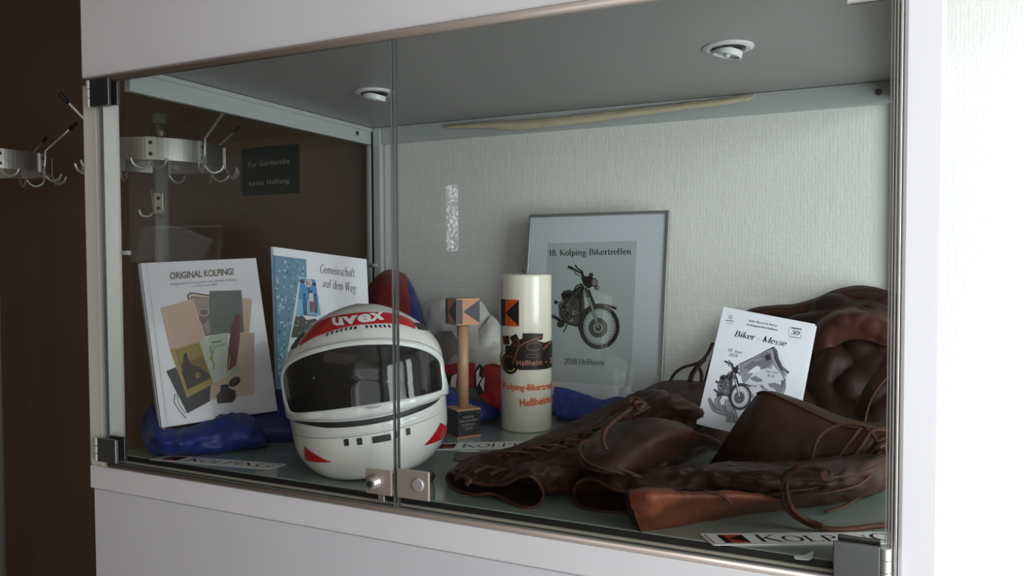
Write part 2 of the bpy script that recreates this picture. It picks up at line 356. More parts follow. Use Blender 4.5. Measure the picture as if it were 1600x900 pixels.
    E(dk, 396, 142, 16, 16, 5); E(md, 396, 140, 8, 8, 6); E(dk, 438, 232, 17, 17, 5); E(lt, 441, 232, 10, 11, 6); RG(dk, 360, 278, 14, 22, 4, 5, 18)
    S(dk, [(232, 84), (270, 100), (310, 122), (338, 128)], 13, 5); S(dk, [(230, 83), (268, 99)], 20, 6); S(dk, [(282, 72), (300, 96), (335, 118)], 11, 5); S(dk, [(275, 100), (282, 130), (318, 150)], 6, 5)

# ------------------------------------------------------------------ helmet surface
# helmet surface: profile rows (z, half width, front, back)
HP=[(0.003,0.0441,0.0675,0.04),(0.0,0.0725,0.0946,0.06),(0.008,0.098,0.11,0.086),(0.04,0.1191,0.1216,0.112),(0.088,0.124,0.1235,0.122),(0.136,0.1264,0.1216,0.128),(0.174,0.1235,0.1139,0.129),(0.208,0.1019,0.0955,0.112),(0.234,0.0696,0.0675,0.08),(0.25,0.0353,0.0347,0.04),(0.2565,0.0001,0.0001,0.0001)]
def crom(P,s):
    n=len(P)-1; s=max(0.0,min(n-1e-9,s)); i=int(s); t=s-i
    a=P[max(i-1,0)];b=P[i];c=P[i+1];d=P[min(i+2,n)]
    return [0.5*(2*b[k]+(c[k]-a[k])*t+(2*a[k]-5*b[k]+4*c[k]-d[k])*t*t+(3*b[k]-a[k]-3*c[k]+d[k])*t**3) for k in range(len(b))]
def hsurf(a,s,off=0.0):
    z,w,f,b=crom(HP,s)
    sa,ca=math.sin(a),math.cos(a)
    sp=lambda v: math.copysign(abs(v)**.92,v)
    w=max(w,1e-4)+off;f=max(f,1e-4)+off;b=max(b,1e-4)+off
    y=-f*sp(ca) if ca>0 else -b*sp(ca)
    zz=z+off*(s-5)/5.0
    return (w*sp(sa),y,zz)
HLOC=(-.1355,.139,.0165); HYAW=math.radians(35); HROLL=math.radians(-6.5); HPIT=math.radians(0)
def hworld(p):
    x,y,z=p
    # pitch about X, roll about Y (facing axis), then yaw about Z
    y,z=y*math.cos(HPIT)-z*math.sin(HPIT), y*math.sin(HPIT)+z*math.cos(HPIT)
    x,z=x*math.cos(HROLL)+z*math.sin(HROLL), -x*math.sin(HROLL)+z*math.cos(HROLL)
    x,y=x*math.cos(HYAW)-y*math.sin(HYAW), x*math.sin(HYAW)+y*math.cos(HYAW)
    return (x+HLOC[0],y+HLOC[1],z+HLOC[2])
HT={'stripe_top':[(-1.12,7.02),(-1.1,7.67),(-1.078,8.136999999999999),(-0.659,8.466),(-0.168,8.568),(0.25,8.517999999999999),(0.825,8.177999999999999),(1.134,7.783),(1.183,7.26)],'stripe_bot':[[-1.006,6.941],[-0.781,7.252],[-0.477,7.522],[-0.266,7.649],[-0.056,7.712],[0.133,7.694],[0.467,7.595],[0.773,7.388],[0.985,7.026]],'logo':[[-0.648,8.361],[0.744,8.358],[0.538,7.829],[-0.44,7.837]],'vents':[[-0.482,7.386],[-0.403,7.46],[-0.32,7.501],[-0.245,7.542],[-0.169,7.566],[-0.091,7.576],[-0.023,7.58],[0.142,7.552],[0.215,7.532],[0.29,7.511],[0.366,7.482],[0.442,7.445],[0.519,7.4],[0.596,7.351]],'glass':[[-1.15,5.695],[-1.025,6.106],[-0.744,6.44],[-0.373,6.662],[-0.059,6.718],[0.215,6.628],[0.432,6.496],[0.693,6.221],[0.917,5.867],[1.1,5.404],[1.125,4.927],[1.1,4.498],[0.969,4.474],[0.562,4.514],[0.335,4.54],[-0.002,4.547],[-0.254,4.538],[-0.568,4.512],[-1.014,4.467],[-1.12,4.71],[-1.18,5.202]],'outer':[(-1.25,5.7),(-1.13,6.2),(-0.846,6.636),(-0.418,6.906),(-0.056,6.981),(0.241,6.896),(0.506,6.716),(0.812,6.424),(1.069,5.964),(1.265,5.449),(1.28,4.893),(1.5,4.177),(1.067,4.256),(0.594,4.226),(0.351,4.184),(-0.006,4.16),(-0.276,4.168),(-0.59,4.244),(-1.26,4.177),(-1.26,4.515),(-1.26,5.131)],'line':[[-1.115,4.163],[-0.762,4.131],[-0.433,4.067],[-0.172,4.036],[0.067,4.028],[0.346,4.062],[0.62,4.116],[0.893,4.152],[1.056,4.201]],'sq':[[-0.251,3.511],[-0.104,3.495],[0.116,3.48],[0.291,3.509],[0.436,3.526]],'tri1':[[-0.899,3.407],(-1.02,2.85),[-0.494,2.881]],'tri2':[[1.027,3.447],[1.715,2.657],[0.672,2.901]],'scuff':[[0.633,4.44],[0.752,4.304],[-0.014,4.488],[0.15,4.476]]}

# ------------------------------------------------------------------ materials
def wallpaper(name, rgb, strength=.6, scale=150):
    m = bpy.data.materials.new(name); m.use_nodes = True; nt = m.node_tree; b = nt.nodes['Principled BSDF']
    b.inputs['Base Color'].default_value = (*rgb, 1); b.inputs['Roughness'].default_value = .75
    tc = nt.nodes.new('ShaderNodeTexCoord'); mp = nt.nodes.new('ShaderNodeMapping'); mp.inputs['Scale'].default_value = (1, 1, .62)
    vo = nt.nodes.new('ShaderNodeTexVoronoi'); vo.inputs['Scale'].default_value = scale; vo.inputs['Randomness'].default_value = .45
    ns = nt.nodes.new('ShaderNodeTexNoise'); ns.inputs['Scale'].default_value = 60; ns.inputs['Detail'].default_value = 5
    bp = nt.nodes.new('ShaderNodeBump'); bp.inputs['Strength'].default_value = strength; bp.inputs['Distance'].default_value = .0014
    mx = nt.nodes.new('ShaderNodeMath'); mx.operation = 'MULTIPLY_ADD'; mx.inputs[1].default_value = .6
    nt.links.new(tc.outputs['Object'], mp.inputs[0]); nt.links.new(mp.outputs[0], vo.inputs['Vector']); nt.links.new(tc.outputs['Object'], ns.inputs['Vector'])
    nt.links.new(vo.outputs['Distance'], mx.inputs[0]); nt.links.new(ns.outputs['Fac'], mx.inputs[2])
    nt.links.new(mx.outputs[0], bp.inputs['Height']); nt.links.new(bp.outputs[0], b.inputs['Normal'])
    return m
M_paper = wallpaper('cream_wallpaper', (.72, .72, .665))
M_paperw = wallpaper('white_wallpaper', (.86, .85, .82), .4, 170)
M_brown = mat('brown_wall_paint', (.21, .135, .092), .8, var=.12, vscale=3, bump=.15, bscale=90)
M_hall = mat('hall_plaster', (.45, .37, .30), .9, bump=.1)
M_floor = mat('hall_floor', (.20, .14, .10), .35, var=.3, vscale=2)
M_white = mat('white_laminate', (.78, .765, .77), .32, var=.02, vscale=6, bump=.02, bscale=900, bdist=.0003)
M_lam2 = mat('white_laminate_panel', (.70, .69, .71), .38, bump=.02, bscale=900, bdist=.0003)
M_jamb = mat('cream_laminate', (.74, .72, .66), .4)
M_bronze = mat('bronze_edging', (.42, .35, .30), .35, metal=.4)
M_rail = mat('rail_aluminium', (.50, .535, .52), .38, metal=.15)
M_railc = mat('cream_threshold', (.55, .50, .42), .4, metal=.2)
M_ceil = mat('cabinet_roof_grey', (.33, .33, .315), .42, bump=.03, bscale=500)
M_shelf = mat('back_painted_glass', (.235, .285, .245), .08, spec=.75, coat=.6, coat_rough=.03)
M_alu = mat('brushed_aluminium', (.50, .47, .44), .32, metal=.8)
M_steel = mat('polished_steel', (.70, .69, .67), .3, metal=.6)
M_dsteel = mat('dark_steel', (.20, .19, .18), .3, metal=.9)
M_gun = mat('gunmetal', (.085, .08, .078), .28, metal=.7)
M_black = mat('black_gap', (.012, .012, .012), .6)
M_rub = mat('black_rubber', (.02, .02, .02), .5)
M_glass = glass_mat('door_glass', (.965, .975, .967), .55)
M_glass2 = glass_mat('side_glass', (.95, .96, .95), .40)
M_gedge = mat('glass_edge_green', (.13, .145, .135), .2, coat=.5)

# ------------------------------------------------------------------ setting
def slab(name, a, b, m): return struct(MB().box(a, b).build(name, m, loc=((a[0]+b[0])/2, (a[1]+b[1])/2, a[2])))
slab('floor', (-6, -6.6, -1.2), (1.75, .9, -1.16), M_floor)
slab('ceiling', (-6, -6.6, 1.42), (1.75, .9, 1.46), mat('hall_ceiling', (.45, .42, .38), .9))
slab('wall_back', (-6, .785, -1.16), (1.75, .87, 1.42), M_brown)
slab('wall_left', (-6.08, -6.6, -1.16), (-6, .87, 1.42), M_hall)
slab('wall_rear', (-.562, .764, -1.16), (1.75, .7845, 1.42), M_paper)
# wall behind the viewer with a strip of glass blocks
fw_ = MB()
GX0, GX1, GZ0, GZ1 = -3.77, -3.615, .45, 1.18
for a, b in (((-6, -6.68, -1.16), (GX0, -6.6, 1.42)), ((GX1, -6.68, -1.16), (1.75, -6.6, 1.42)), ((GX0, -6.68, -1.16), (GX1, -6.6, GZ0)), ((GX0, -6.68, GZ1), (GX1, -6.6, 1.42))): fw_.box(a, b)
struct(fw_.build('wall_front', M_hall, loc=(-2, -6.6, -1.16)))
M_block = emit('backlit_glass_block', (.75, .85, .9), 1.6)
nt = M_block.node_tree; tc = nt.nodes.new('ShaderNodeTexCoord'); ns = nt.nodes.new('ShaderNodeTexNoise'); ns.inputs['Scale'].default_value = 14
ns.inputs['Distortion'].default_value = 2.5; cr = nt.nodes.new('ShaderNodeValToRGB'); cr.color_ramp.elements[0].position = .45; cr.color_ramp.elements[1].position = .62
mm = nt.nodes.new('ShaderNodeMath'); mm.operation = 'MULTIPLY_ADD'; mm.inputs[1].default_value = 9; mm.inputs[2].default_value = 1.2
nt.links.new(tc.outputs['Object'], ns.inputs['Vector']); nt.links.new(ns.outputs['Fac'], cr.inputs[0]); nt.links.new(cr.outputs[0], mm.inputs[0]); nt.links.new(mm.outputs[0], nt.nodes['Principled BSDF'].inputs['Emission Strength'])
win2 = struct(MB().box((GX0, -6.66, GZ0), (GX1, -6.645, GZ1)).build('window_2', M_hall, loc=(-3.69, -6.65, GZ0)))
for i in range(4):
    MB().box((GX0+.003, -6.64, GZ0+.003+i*.1825), (GX1-.003, -6.6, GZ0+.1795+i*.1825)).build('glass_block', M_block, win2, bevel=.01)
# right wall, and the glazed return wall behind the viewer's right shoulder
WY0, WY1 = -1.01, .29
rw = MB()
for a, b in (((1.75, -6.6, -1.16), (1.85, WY0, 1.42)), ((1.75, WY1, -1.16), (1.85, .87, 1.42)), ((1.75, WY0, -1.16), (1.85, WY1, -.5)), ((1.75, WY0, 1.08), (1.85, WY1, 1.42))): rw.box(a, b)
struct(rw.build('wall_right', M_paperw, loc=(1.8, -2, -1.16)))
wf = MB()
for a, b in (((1.78, WY0, -.5), (1.83, WY0+.05, 1.08)), ((1.78, WY1-.05, -.5), (1.83, WY1, 1.08)), ((1.78, WY0, -.5), (1.83, WY1, -.45)), ((1.78, WY0, 1.03), (1.83, WY1, 1.08))): wf.box(a, b)
struct(wf.build('window_3', M_white, loc=(1.8, -.36, -.5)))
WX0, WX1, WZ0, WZ1 = .68, 1.72, -.58, 1.08
rw = MB()
for a, b in (((.62, -1.80, -1.16), (WX0, -1.70, 1.42)), ((WX1, -1.80, -1.16), (1.75, -1.70, 1.42)), ((WX0, -1.80, -1.16), (WX1, -1.70, WZ0)), ((WX0, -1.80, WZ1), (WX1, -1.70, 1.42))): rw.box(a, b)
struct(rw.build('wall_return', M_paperw, loc=(1.2, -1.75, -1.16)))
wf = MB()
for a, b in (((WX0, -1.78, WZ0), (WX0+.05, -1.73, WZ1)), ((WX1-.05, -1.78, WZ0), (WX1, -1.73, WZ1)), ((WX0, -1.78, WZ0), (WX1, -1.73, WZ0+.05)), ((WX0, -1.78, WZ1-.05), (WX1, -1.73, WZ1))): wf.box(a, b)
struct(wf.build('window_1', M_white, loc=(1.2, -1.75, WZ0)))

# ------------------------------------------------------------------ display cabinet
XL, XR, XO, XP = -.588, .609, -.637, .657
CZ = .676
cab = thing('display_cabinet', 'large white built-in display cabinet with two glass doors', 'cabinet', (0, .38, -1.16))
MB().box((XO, 0, .652), (XP, .03, 1.40)).build('upper_fascia', M_white, cab, bevel=.003)
t = MB(); t.tube([(XO+.008, -.001, .6445), (XP-.04, -.001, .6445)], .0062, 12)
t.build('edge_strip', M_bronze, cab, smooth=True)
MB().box((XO, 0, -.052), (XP, .03, -.012)).build('lower_rail', M_white, cab, bevel=.002)
MB().box((XO+.006, .0025, -1.158), (XP-.002, .02, -.053)).build('lower_fascia', M_lam2, cab, bevel=.002)
t = MB(); t.tube([(XL, .002, -.0065), (XR+.008, .002, -.0065)], .0052, 12)
t.build('edge_strip', M_bronze, cab, smooth=True)
MB().box((XL-.001, .006, -.003), (XR+.004, .024, .0015)).build('threshold_rail', M_railc, cab, bevel=.001)
MB().box((XL, .010, .0016), (XR, .0135, .0085)).build('seal_strip', M_black, cab)
MB().box((XO, .0, -.012), (XL-.012, .045, .652)).build('corner_post', M_jamb, cab, bevel=.004)
MB().box((XL-.0125, .0015, -.012), (XL+.001, .03, .652)).build('corner_post', M_jamb, cab, bevel=.0015)
MB().box((XR+.010, -.004, -1.158), (XP, .045, .652)).build('corner_post', M_white, cab, bevel=.004)
for k, (x0, x1, y0) in enumerate(((XR+.0005, XR+.003, .004), (XR+.0035, XR+.006, .0), (XR+.0065, XR+.0095, -.003))):
    MB().box((x0, y0, -.002), (x1, .03, .652)).build('door_seal_profile', M_alu, cab, bevel=.0008)
MB().box((XO, .031, CZ), (XP, .762, CZ+.02)).build('roof_panel', M_ceil, cab)
MB().box((XL-.004, .0140, -.003), (XR+.040, .762, .0)).build('shelf_board', M_jamb, cab)
MB().box((XL, .0140, .0005), (XR+.04, .762, ZF)).build('shelf_glass', M_shelf, cab, bevel=.0012)
MB().box((XO+.002, .046, -1.158), (XO+.02, .762, -.004)).build('lower_side_panel', M_jamb, cab)
MB().box((XP-.02, .046, -1.158), (XP-.002, .762, -.004)).build('lower_side_panel', M_jamb, cab)
MB().box((XO+.002, .03, CZ+.021), (XO+.02, .762, 1.40)).build('upper_side_panel', M_jamb, cab)
MB().box((.628, .047, ZF+.001), (.633, .743, .633)).build('side_glass', M_glass2, cab)
MB().box((.622, .046, .634), (.637, .752, CZ-.001)).build('top_rail', M_rail, cab, bevel=.001)
MB().box((.620, .744, ZF), (.640, .7635, .633)).build('back_post', M_rail, cab, bevel=.001)
MB().box((-.589, .046, .634), (-.5745, .752, CZ-.001)).build('top_rail', M_rail, cab, bevel=.001)
MB().box((-.5735, .046, CZ-.010), (-.569, .752, CZ-.001)).build('rail_lip', M_rail, cab, bevel=.0008)
MB().box((-.545, .752, .634), (XR+.028, .7635, CZ-.001)).build('top_rail', M_rail, cab, bevel=.001)
MB().box((-.545, .748, CZ-.006), (XR+.028, .7515, CZ-.001)).build('rail_lip', M_rail, cab, bevel=.0005)
MB().box((-.5665, .744, ZF), (-.5465, .7635, CZ-.001)).build('back_post', M_rail, cab, bevel=.001)
MB().box((-.5745, .748, ZF), (-.5675, .7635, CZ-.001)).build('shadow_gap_strip', M_black, cab)
MB().box((-.588, .744, ZF), (-.5755, .7635, .633)).build('back_post', M_rail, cab, bevel=.001)
MB().box((-.5455, .760, ZF), (-.5395, .7638, .633)).build('cable_strip', M_rail, cab, bevel=.0005)
g = MB().box((-.585, .047, ZF+.001), (-.580, .743, .633)).build('side_glass', M_glass2, cab)
for y, z in ((.69, .655),):
    MB().lathe([(.0001, .0), (.006, .0), (.0055, .0015), (.0001, .002)], (-.5745, y, z), 20, M=Matrix.Rotation(math.pi/2, 4, 'Y')).build('screw', M_dsteel, cab)
p = at(1373, 144, .7515)
MB().lathe([(.0001, .0), (.0065, .0), (.0058, .002), (.003, .0022), (.0028, .001), (.0001, .001)], (p.x, .7515, p.z), 20, M=Matrix.Rotation(math.pi/2, 4, 'X')).build('screw', M_dsteel, cab)
t = MB(); t.tube([(-.579, .744, .328), (-.555, .742, .330)], .0045, 10); t.build('shelf_peg', M_rail, cab, smooth=True)
t = MB(); t.tube([(-.586, .035, .355), (-.570, .035, .355)], .004, 10); t.build('shelf_peg', M_rail, cab, smooth=True)
# the two doors: pane, polished edges, hinges, lock
def door(x0, x1, side):
    d = MB().box((x0, -.0052, .0005), (x1, .0004, .638)).build('glass_door', M_glass, cab)
    for xa in ((x0-.0012, x0), (x1, x1+.0012)):
        MB().box((xa[0], -.0055, .0005), (xa[1], .0006, .638)).build('polished_edge', M_gedge, d)
    MB().box((x0, -.0055, -.0009), (x1, .0006, .0004)).build('polished_edge', M_gedge, d)
    return d
dl = door(XL+.0035, -.0038, -1); dr = door(.0036, XR-.0018, 1)
def hinge(d, x0, x1, z0, z1, left, m, mk):
    MB().box((x0, -.0125, z0), (x1, -.0062, z1)).build('hinge_plate', m, d, bevel=.0012)
    MB().box((x0+.004, .0012, z0+.002), (x1+.004 if left else x1, .0075, z1+.003)).build('hinge_back_plate', M_dsteel, d, bevel=.0012)
    xb = x0-.005 if left else x1+.005; n = 3
    for k in range(n):
        a = z0+(z1-z0)*k/n; b = z0+(z1-z0)*(k+1)/n-.0007
        MB().lathe([(.0046, a), (.0052, a+.0004), (.0052, b-.0004), (.0046, b)], (xb, -.0085, 0), 16).build('hinge_knuckle', mk, d, smooth=False)
hinge(dl, -.6005, -.5545, .5985, .644, True, M_gun, M_steel)
hinge(dl, -.6005, -.5545, .001, .041, True, mat('hinge_grey', (.17, .175, .175), .35, metal=.75), M_steel)
hinge(dr, .5575, .603, .001, .0395, False, mat('hinge_grey', (.17, .175, .175), .35, metal=.75), M_steel)
hinge(dr, .5645, .603, .6035, .644, False, M_steel, M_steel)
lp = MB().box((-.0475, -.0105, .0155), (-.0045, -.0060, .0505)).build('lock_plate', M_bronze, dl, bevel=.0012)
c = MB(); RX = Matrix.Rotation(math.pi/2, 4, 'X')
c.lathe([(.0105, 0), (.0105, .003), (.0092, .0045), (.0082, .012), (.0070, .0135), (.0001, .0137)], (-.030, -.0105, .0335), 28, M=RX)
c.build('lock_cylinder', M_alu, lp, smooth=True)
k_ = MB().lathe([(.0042, .0), (.0042, .0008), (.0001, .0009)], (-.030, -.0242, .0335), 16, M=RX); k_.box((-.0308, -.0255, .0305), (-.0292, -.0249, .0365)); k_.build('keyhole', M_rub, lp)
MB().box((-.027, -.010, .006), (-.017, -.007, .0152)).build('lock_bolt', M_alu, lp, bevel=.0006)
lp2 = MB().box((.0045, -.0105, .0160), (.0555, -.0060, .0555)).build('strike_plate', M_bronze, dr, bevel=.0012)
MB().lathe([(.0088, 0), (.0088, .0012), (.0078, .0018), (.0001, .0019)], (.0390, -.0105, .0370), 28, M=RX).build('fixing_cap', M_steel, lp2)

# recessed spotlights in the roof
def downlight(x, y, label):
    t = thing('recessed_spotlight', label, 'spotlight', (x, y, CZ-.012), 'spotlights in the cabinet roof')
    wm = mat('white_lamp_plastic', (.75, .76, .76), .35)
    MB().lathe([(.0265, -.0), (.027, -.0035), (.034, -.0045), (.0395, -.002), (.0398, .0)], (x, y, CZ), 48).build('trim_ring', wm, t, smooth=False)
    M = Matrix.Rotation(math.radians(14), 4, 'Y')
    MB().lathe([(.0262, -.0046), (.0262, -.0062), (.0001, -.0066)], (x, y, CZ), 40).build('dark_recess', M_gun, t)
    r = MB(); r.lathe([(.0235, -.001), (.0235, -.010), (.0215, -.0112), (.0195, -.010), (.0185, -.004)], (x, y, CZ-.0035), 40, M=M)
    r.build('swivel_ring', wm, t, smooth=False)
    MB().lathe([(.018, -.0085), (.012, -.0065), (.0001, -.006)], (x, y, CZ-.0035), 30, M=M).build('reflector', M_steel, t, smooth=True)
    MB().lathe([(.004, -.008), (.0055, -.0105), (.003, -.0125), (.0001, -.013)], (x, y, CZ-.0035), 16, M=M).build('lamp_capsule', mat('lamp_glass', (.75, .75, .73), .1), t, smooth=True)
downlight(.376, .378, 'white round recessed spotlight in the roof, right of the door gap')
downlight(-.318, .402, 'white round recessed spotlight in the roof, left of the door gap')
# peeling tape along the back rail
up = [(692, 197), (760, 191), (840, 186), (920, 178), (1000, 169), (1080, 160), (1140, 152), (1181, 147)]
lo = [(700, 200), (765, 200), (800, 203), (870, 197), (960, 186), (1040, 175), (1120, 165), (1170, 158)]
G = smooth_grid([[at(x, y, .742) for x, y in up], [at((a[0]+b[0])/2, (a[1]+b[1])/2, .736) for a, b in zip(up, lo)], [at(x, y, .742) for x, y in lo]], 8, 5)
G = wrinkle(G, .002, 30, 3)
o = MB().grid(G).build('adhesive_tape', mat('yellowed_tape', (.56, .50, .34), .35, var=.25, vscale=25), smooth=True, solid=.0008, loc=at(900, 180, .742))
props(o, 'long yellowed strip of peeling adhesive tape along the rear top rail', 'tape')

# ------------------------------------------------------------------ hall behind: sign and coat stands
so = at(380, 233, .783); s1 = at(467, 225, .783); s3 = at(382, 306, .783)
W_, H_ = s1.x-so.x, so.z-s3.z
o = MB().box((so.x, .779, so.z-H_), (so.x+W_, .7845, so.z)).build('wall_sign', mat('dark_green_plate', (.010, .016, .013), .35), loc=(so.x+W_/2, .784, so.z-H_), bevel=.001)
props(o, 'dark cloakroom notice plate with pale engraved lettering on the brown wall', 'sign')
a = Art(Plane3((so.x, .779, so.z), (so.x+W_, .779, so.z), (so.x, .779, so.z-H_)))
put_text(a, 'c2c4b8', sans('Für Garderobe', .004, spacing=1.15), (.12, .40), (.85, .375), .105)
a.emit(o, 'lettering'); a = Art(a.S)
put_text(a, 'c2c4b8', sans('keine Haftung', .004, spacing=1.15), (.13, .795), (.84, .785), .105)
a.emit(o, 'lettering')

def hook_unit(t, c, r, ang, zb, kind):
    d = Vector((math.cos(ang), math.sin(ang), 0)); b = Vector(c)+d*r; b.z = zb
    up_ = [b+Vector((0, 0, -.030)), b+Vector((0, 0, .0))+d*.004, b+d*.006+Vector((0, 0, .034)), b+d*.052+Vector((0, 0, .072)), b+d*.096+Vector((0, 0, .110))]
    if kind: MB().tube(up_, .0034, 8).build('hat_peg', M_steel, t, smooth=True)
    if kind: MB().tube([up_[-2]+(up_[-1]-up_[-2])*.55, up_[-1]+(up_[-1]-up_[-2])*.02], .0050, 8).build('peg_tip', M_rub, t, smooth=True)
    for s in (-1, 1):
        e = (d*.55+Vector((-d.y, d.x, 0))*s*.8).normalized()
        q = [b+Vector((0, 0, -.028)), b+e*.010+Vector((0, 0, -.042)), b+e*.024+Vector((0, 0, -.048)), b+e*.040+Vector((0, 0, -.040)), b+e*.046+Vector((0, 0, -.026))]
        mb = MB(); mb.tube(crv(q, 4), .0035, 8); mb.build('coat_hook', M_steel, t, smooth=True)
def coat_stand(x, y, zb, rot, label, R=.158):
    t = thing('coat_stand', label, 'coat stand', (x, y, -1.16), 'coat stands in the hall')
    mb = MB(); mb.lathe([(.0175, -1.14), (.0175, zb+.105)], (x, y, 0), 24); mb.build('pole', M_steel, t, smooth=True)
    MB().lathe([(.0185, zb+.045), (.0200, zb+.048), (.0200, zb+.068), (.019, zb+.078), (.0125, zb+.089), (.0001, zb+.093)], (x, y, 0), 24).build('pole_cap', mat('pole_cap_bronze', (.20, .165, .14), .3, metal=.6), t, smooth=True)
    MB().lathe([(.19, -1.16), (.19, -1.15), (.04, -1.135), (.02, -1.12)], (x, y, 0), 36).build('base', M_dsteel, t, smooth=True)
    n = 8
    for k in range(n):
        a0 = rot+2*math.pi*k/n+.05; a1 = rot+2*math.pi*(k+1)/n-.05; vs = []; fs = []; m = 10
        for i in range(m+1):
            a = a0+(a1-a0)*i/m
            for rr in (R, R-.003):
                for z in (zb-.026, zb+.026): vs.append((x+rr*math.cos(a), y+rr*math.sin(a), z))
        for i in range(m):
            j = 4*i; fs += [(j, j+4, j+5, j+1), (j+2, j+3, j+7, j+6), (j+1, j+5, j+7, j+3), (j, j+2, j+6, j+4)]
        fs += [(0, 1, 3, 2), (4*m, 4*m+2, 4*m+3, 4*m+1)]
        MB().add(vs, fs).build('ring_band', mat('brushed_band', (.60, .58, .55), .36, metal=.95), t)
        aj = rot+2*math.pi*k/n; d = Vector((math.cos(aj), math.sin(aj), 0)); M = Matrix.Translation(Vector((x, y, zb))+d*(R+.001)) @ Matrix.Rotation(aj, 4, 'Z')
        cl = MB().box((-.003, -.0115, -.027), (.003, .0115, .027), M=M).build('joint_clamp', M_steel, t, bevel=.001)
        for zz in (-.013, .013): MB().lathe([(.0045, 0), (.004, .002), (.0001, .0022)], (0, 0, 0), 12, M=M @ Matrix.Translation((.003, 0, zz)) @ Matrix.Rotation(math.pi/2, 4, 'Y')).build('bolt', M_rub, cl)
        hook_unit(t, (x, y, 0), R+.006, aj, zb, k % 2)
        if k % 2 == 0: MB().tube([(x, y, zb-.004), (x+d.x*(R-.003), y+d.y*(R-.003), zb-.004)], .004, 8).build('spoke', M_steel, t)
    # lower hook cluster on the pole
    zc = zb-.118
    for aa in (-1.9, -.6):
        d = Vector((math.cos(aa), math.sin(aa), 0)); b = Vector((x, y, zc))+d*.018
        q = [b+Vector((0, 0, -.02)), b+d*.012+Vector((0, 0, -.032)), b+d*.030+Vector((0, 0, -.030)), b+d*.036+Vector((0, 0, -.016))]
        MB().tube(crv(q, 4), .003, 8).build('coat_hook', M_steel, t, smooth=True)
        q = [b+Vector((0, 0, -.02)), b+d*.004+Vector((0, 0, .034))]; MB().tube(q, .003, 8).build('hook_rod', M_steel, t, smooth=True)
    d = Vector((.55, -.83, 0)); M = Matrix.Translation(Vector((x, y, zc))+d*.019) @ Matrix.Rotation(math.atan2(d.y, d.x), 4, 'Z')
    cl = MB().box((-.002, -.011, -.026), (.003, .011, .026), M=M).build('hook_plate', M_steel, t, bevel=.001)
    for zz in (-.012, .013): MB().lathe([(.0045, 0), (.004, .002), (.0001, .0022)], (0, 0, 0), 12, M=M @ Matrix.Translation((.003, 0, zz)) @ Matrix.Rotation(math.pi/2, 4, 'Y')).build('bolt', M_rub, cl)
coat_stand(-1.037, .500, .603, math.radians(-48), 'steel ring coat stand seen through the side glass beside the sign', .151)
coat_stand(-1.672, .465, .618, math.radians(-22), 'steel ring coat stand cut off by the left edge of the picture', .151)

# ------------------------------------------------------------------ helmet
M_hel = mat('cream_white_gloss_shell', (.74, .73, .68), .22, coat=.7, coat_rough=.06, var=.03, vscale=12)
M_hel2 = mat('white_gloss_visor_frame', (.70, .71, .68), .2, coat=.7, coat_rough=.06)
M_vis = mat('smoked_visor', (.018, .017, .016), .07, spec=.55)
M_red = mat('red_sticker', (.50, .012, .018), .3, coat=.4)
hel = thing('motorcycle_helmet', 'white full-face motorcycle helmet with red band and dark visor', 'helmet', (HLOC[0], HLOC[1], ZF))
def HV(a, s, off=0): return Vector(hworld(hsurf(a, s, off)))
NA = 96; NS = 90
sh = MB()
for i in range(NS+1):
    for k in range(NA): sh.v.append(HV(-math.pi+2*math.pi*k/NA, 10*i/NS))
for i in range(NS):
    for k in range(NA): sh.f.append((i*NA+k, i*NA+(k+1) % NA, (i+1)*NA+(k+1) % NA, (i+1)*NA+k)); sh.mi.append(0)
sh.build('shell', M_hel, hel, smooth=True)
und = MB().add([HV(-math.pi+2*math.pi*k/NA, .0) for k in range(NA)], [tuple(range(NA))]); und.build('neck_padding', M_rub, hel)
def hs(P, n=6): return [(q.x, q.y) for q in crv([Vector((a, s, 0)) for a, s in P], n)]
def hband(name, top, bot, m, off, n=6, rows=6, edge=.0):
    A = hs(top, n); B = hs(bot, n); g = []
    for j in range(rows+1):
        t = j/rows; g.append([HV(a[0]*(1-t)+b[0]*t, a[1]*(1-t)+b[1]*t, off) for a, b in zip(A, B)])
    if edge: g = [[HV(a[0], a[1], off-edge) for a in A]]+g+[[HV(b[0], b[1], off-edge) for b in B]]
    return MB().grid(g).build(name, m, hel, smooth=True)
hband('red_band', HT['stripe_top'], HT['stripe_bot'], M_red, .0009)
# grey vent wedges at the band's ends
hband('side_vent', [(-1.62, 7.35), (-1.25, 7.55), (-1.13, 7.3)], [(-1.62, 6.85), (-1.3, 6.75), (-1.10, 6.85)], M_rub, .0010)
hband('side_vent', [(1.13, 7.35), (1.35, 7.2), (1.6, 7.0)], [(1.06, 6.95), (1.3, 6.8), (1.6, 6.7)], M_rub, .0010)
# lettering on the band
q = HT['logo']; vs, fs, W = sans('uvex', .034, spacing=1.02)
bm = bmesh.new(); bv = [bm.verts.new((x, y, 0)) for x, y in vs]
for f in fs:
    try: bm.faces.new([bv[i] for i in f])
    except ValueError: pass
bmesh.ops.triangulate(bm, faces=bm.faces[:]); bmesh.ops.subdivide_edges(bm, edges=bm.edges[:], cuts=2, use_grid_fill=True)
bm.verts.ensure_lookup_table(); L = MB(); hx = max(v.co.y for v in bm.verts)
def bil(u, v): return [(q[0][k]*(1-u)+q[1][k]*u)*v+(q[3][k]*(1-u)+q[2][k]*u)*(1-v) for k in (0, 1)]
for v in bm.verts: v.index = bm.verts[:].index(v) if False else v.index
bm.verts.index_update()
L.add([HV(*bil(v.co.x/W, v.co.y/hx), .0016) for v in bm.verts], [tuple(v.index for v in f.verts) for f in bm.faces]); bm.free()
L.build('lettering', mat('white_lettering', (.8, .8, .8), .35), hel)
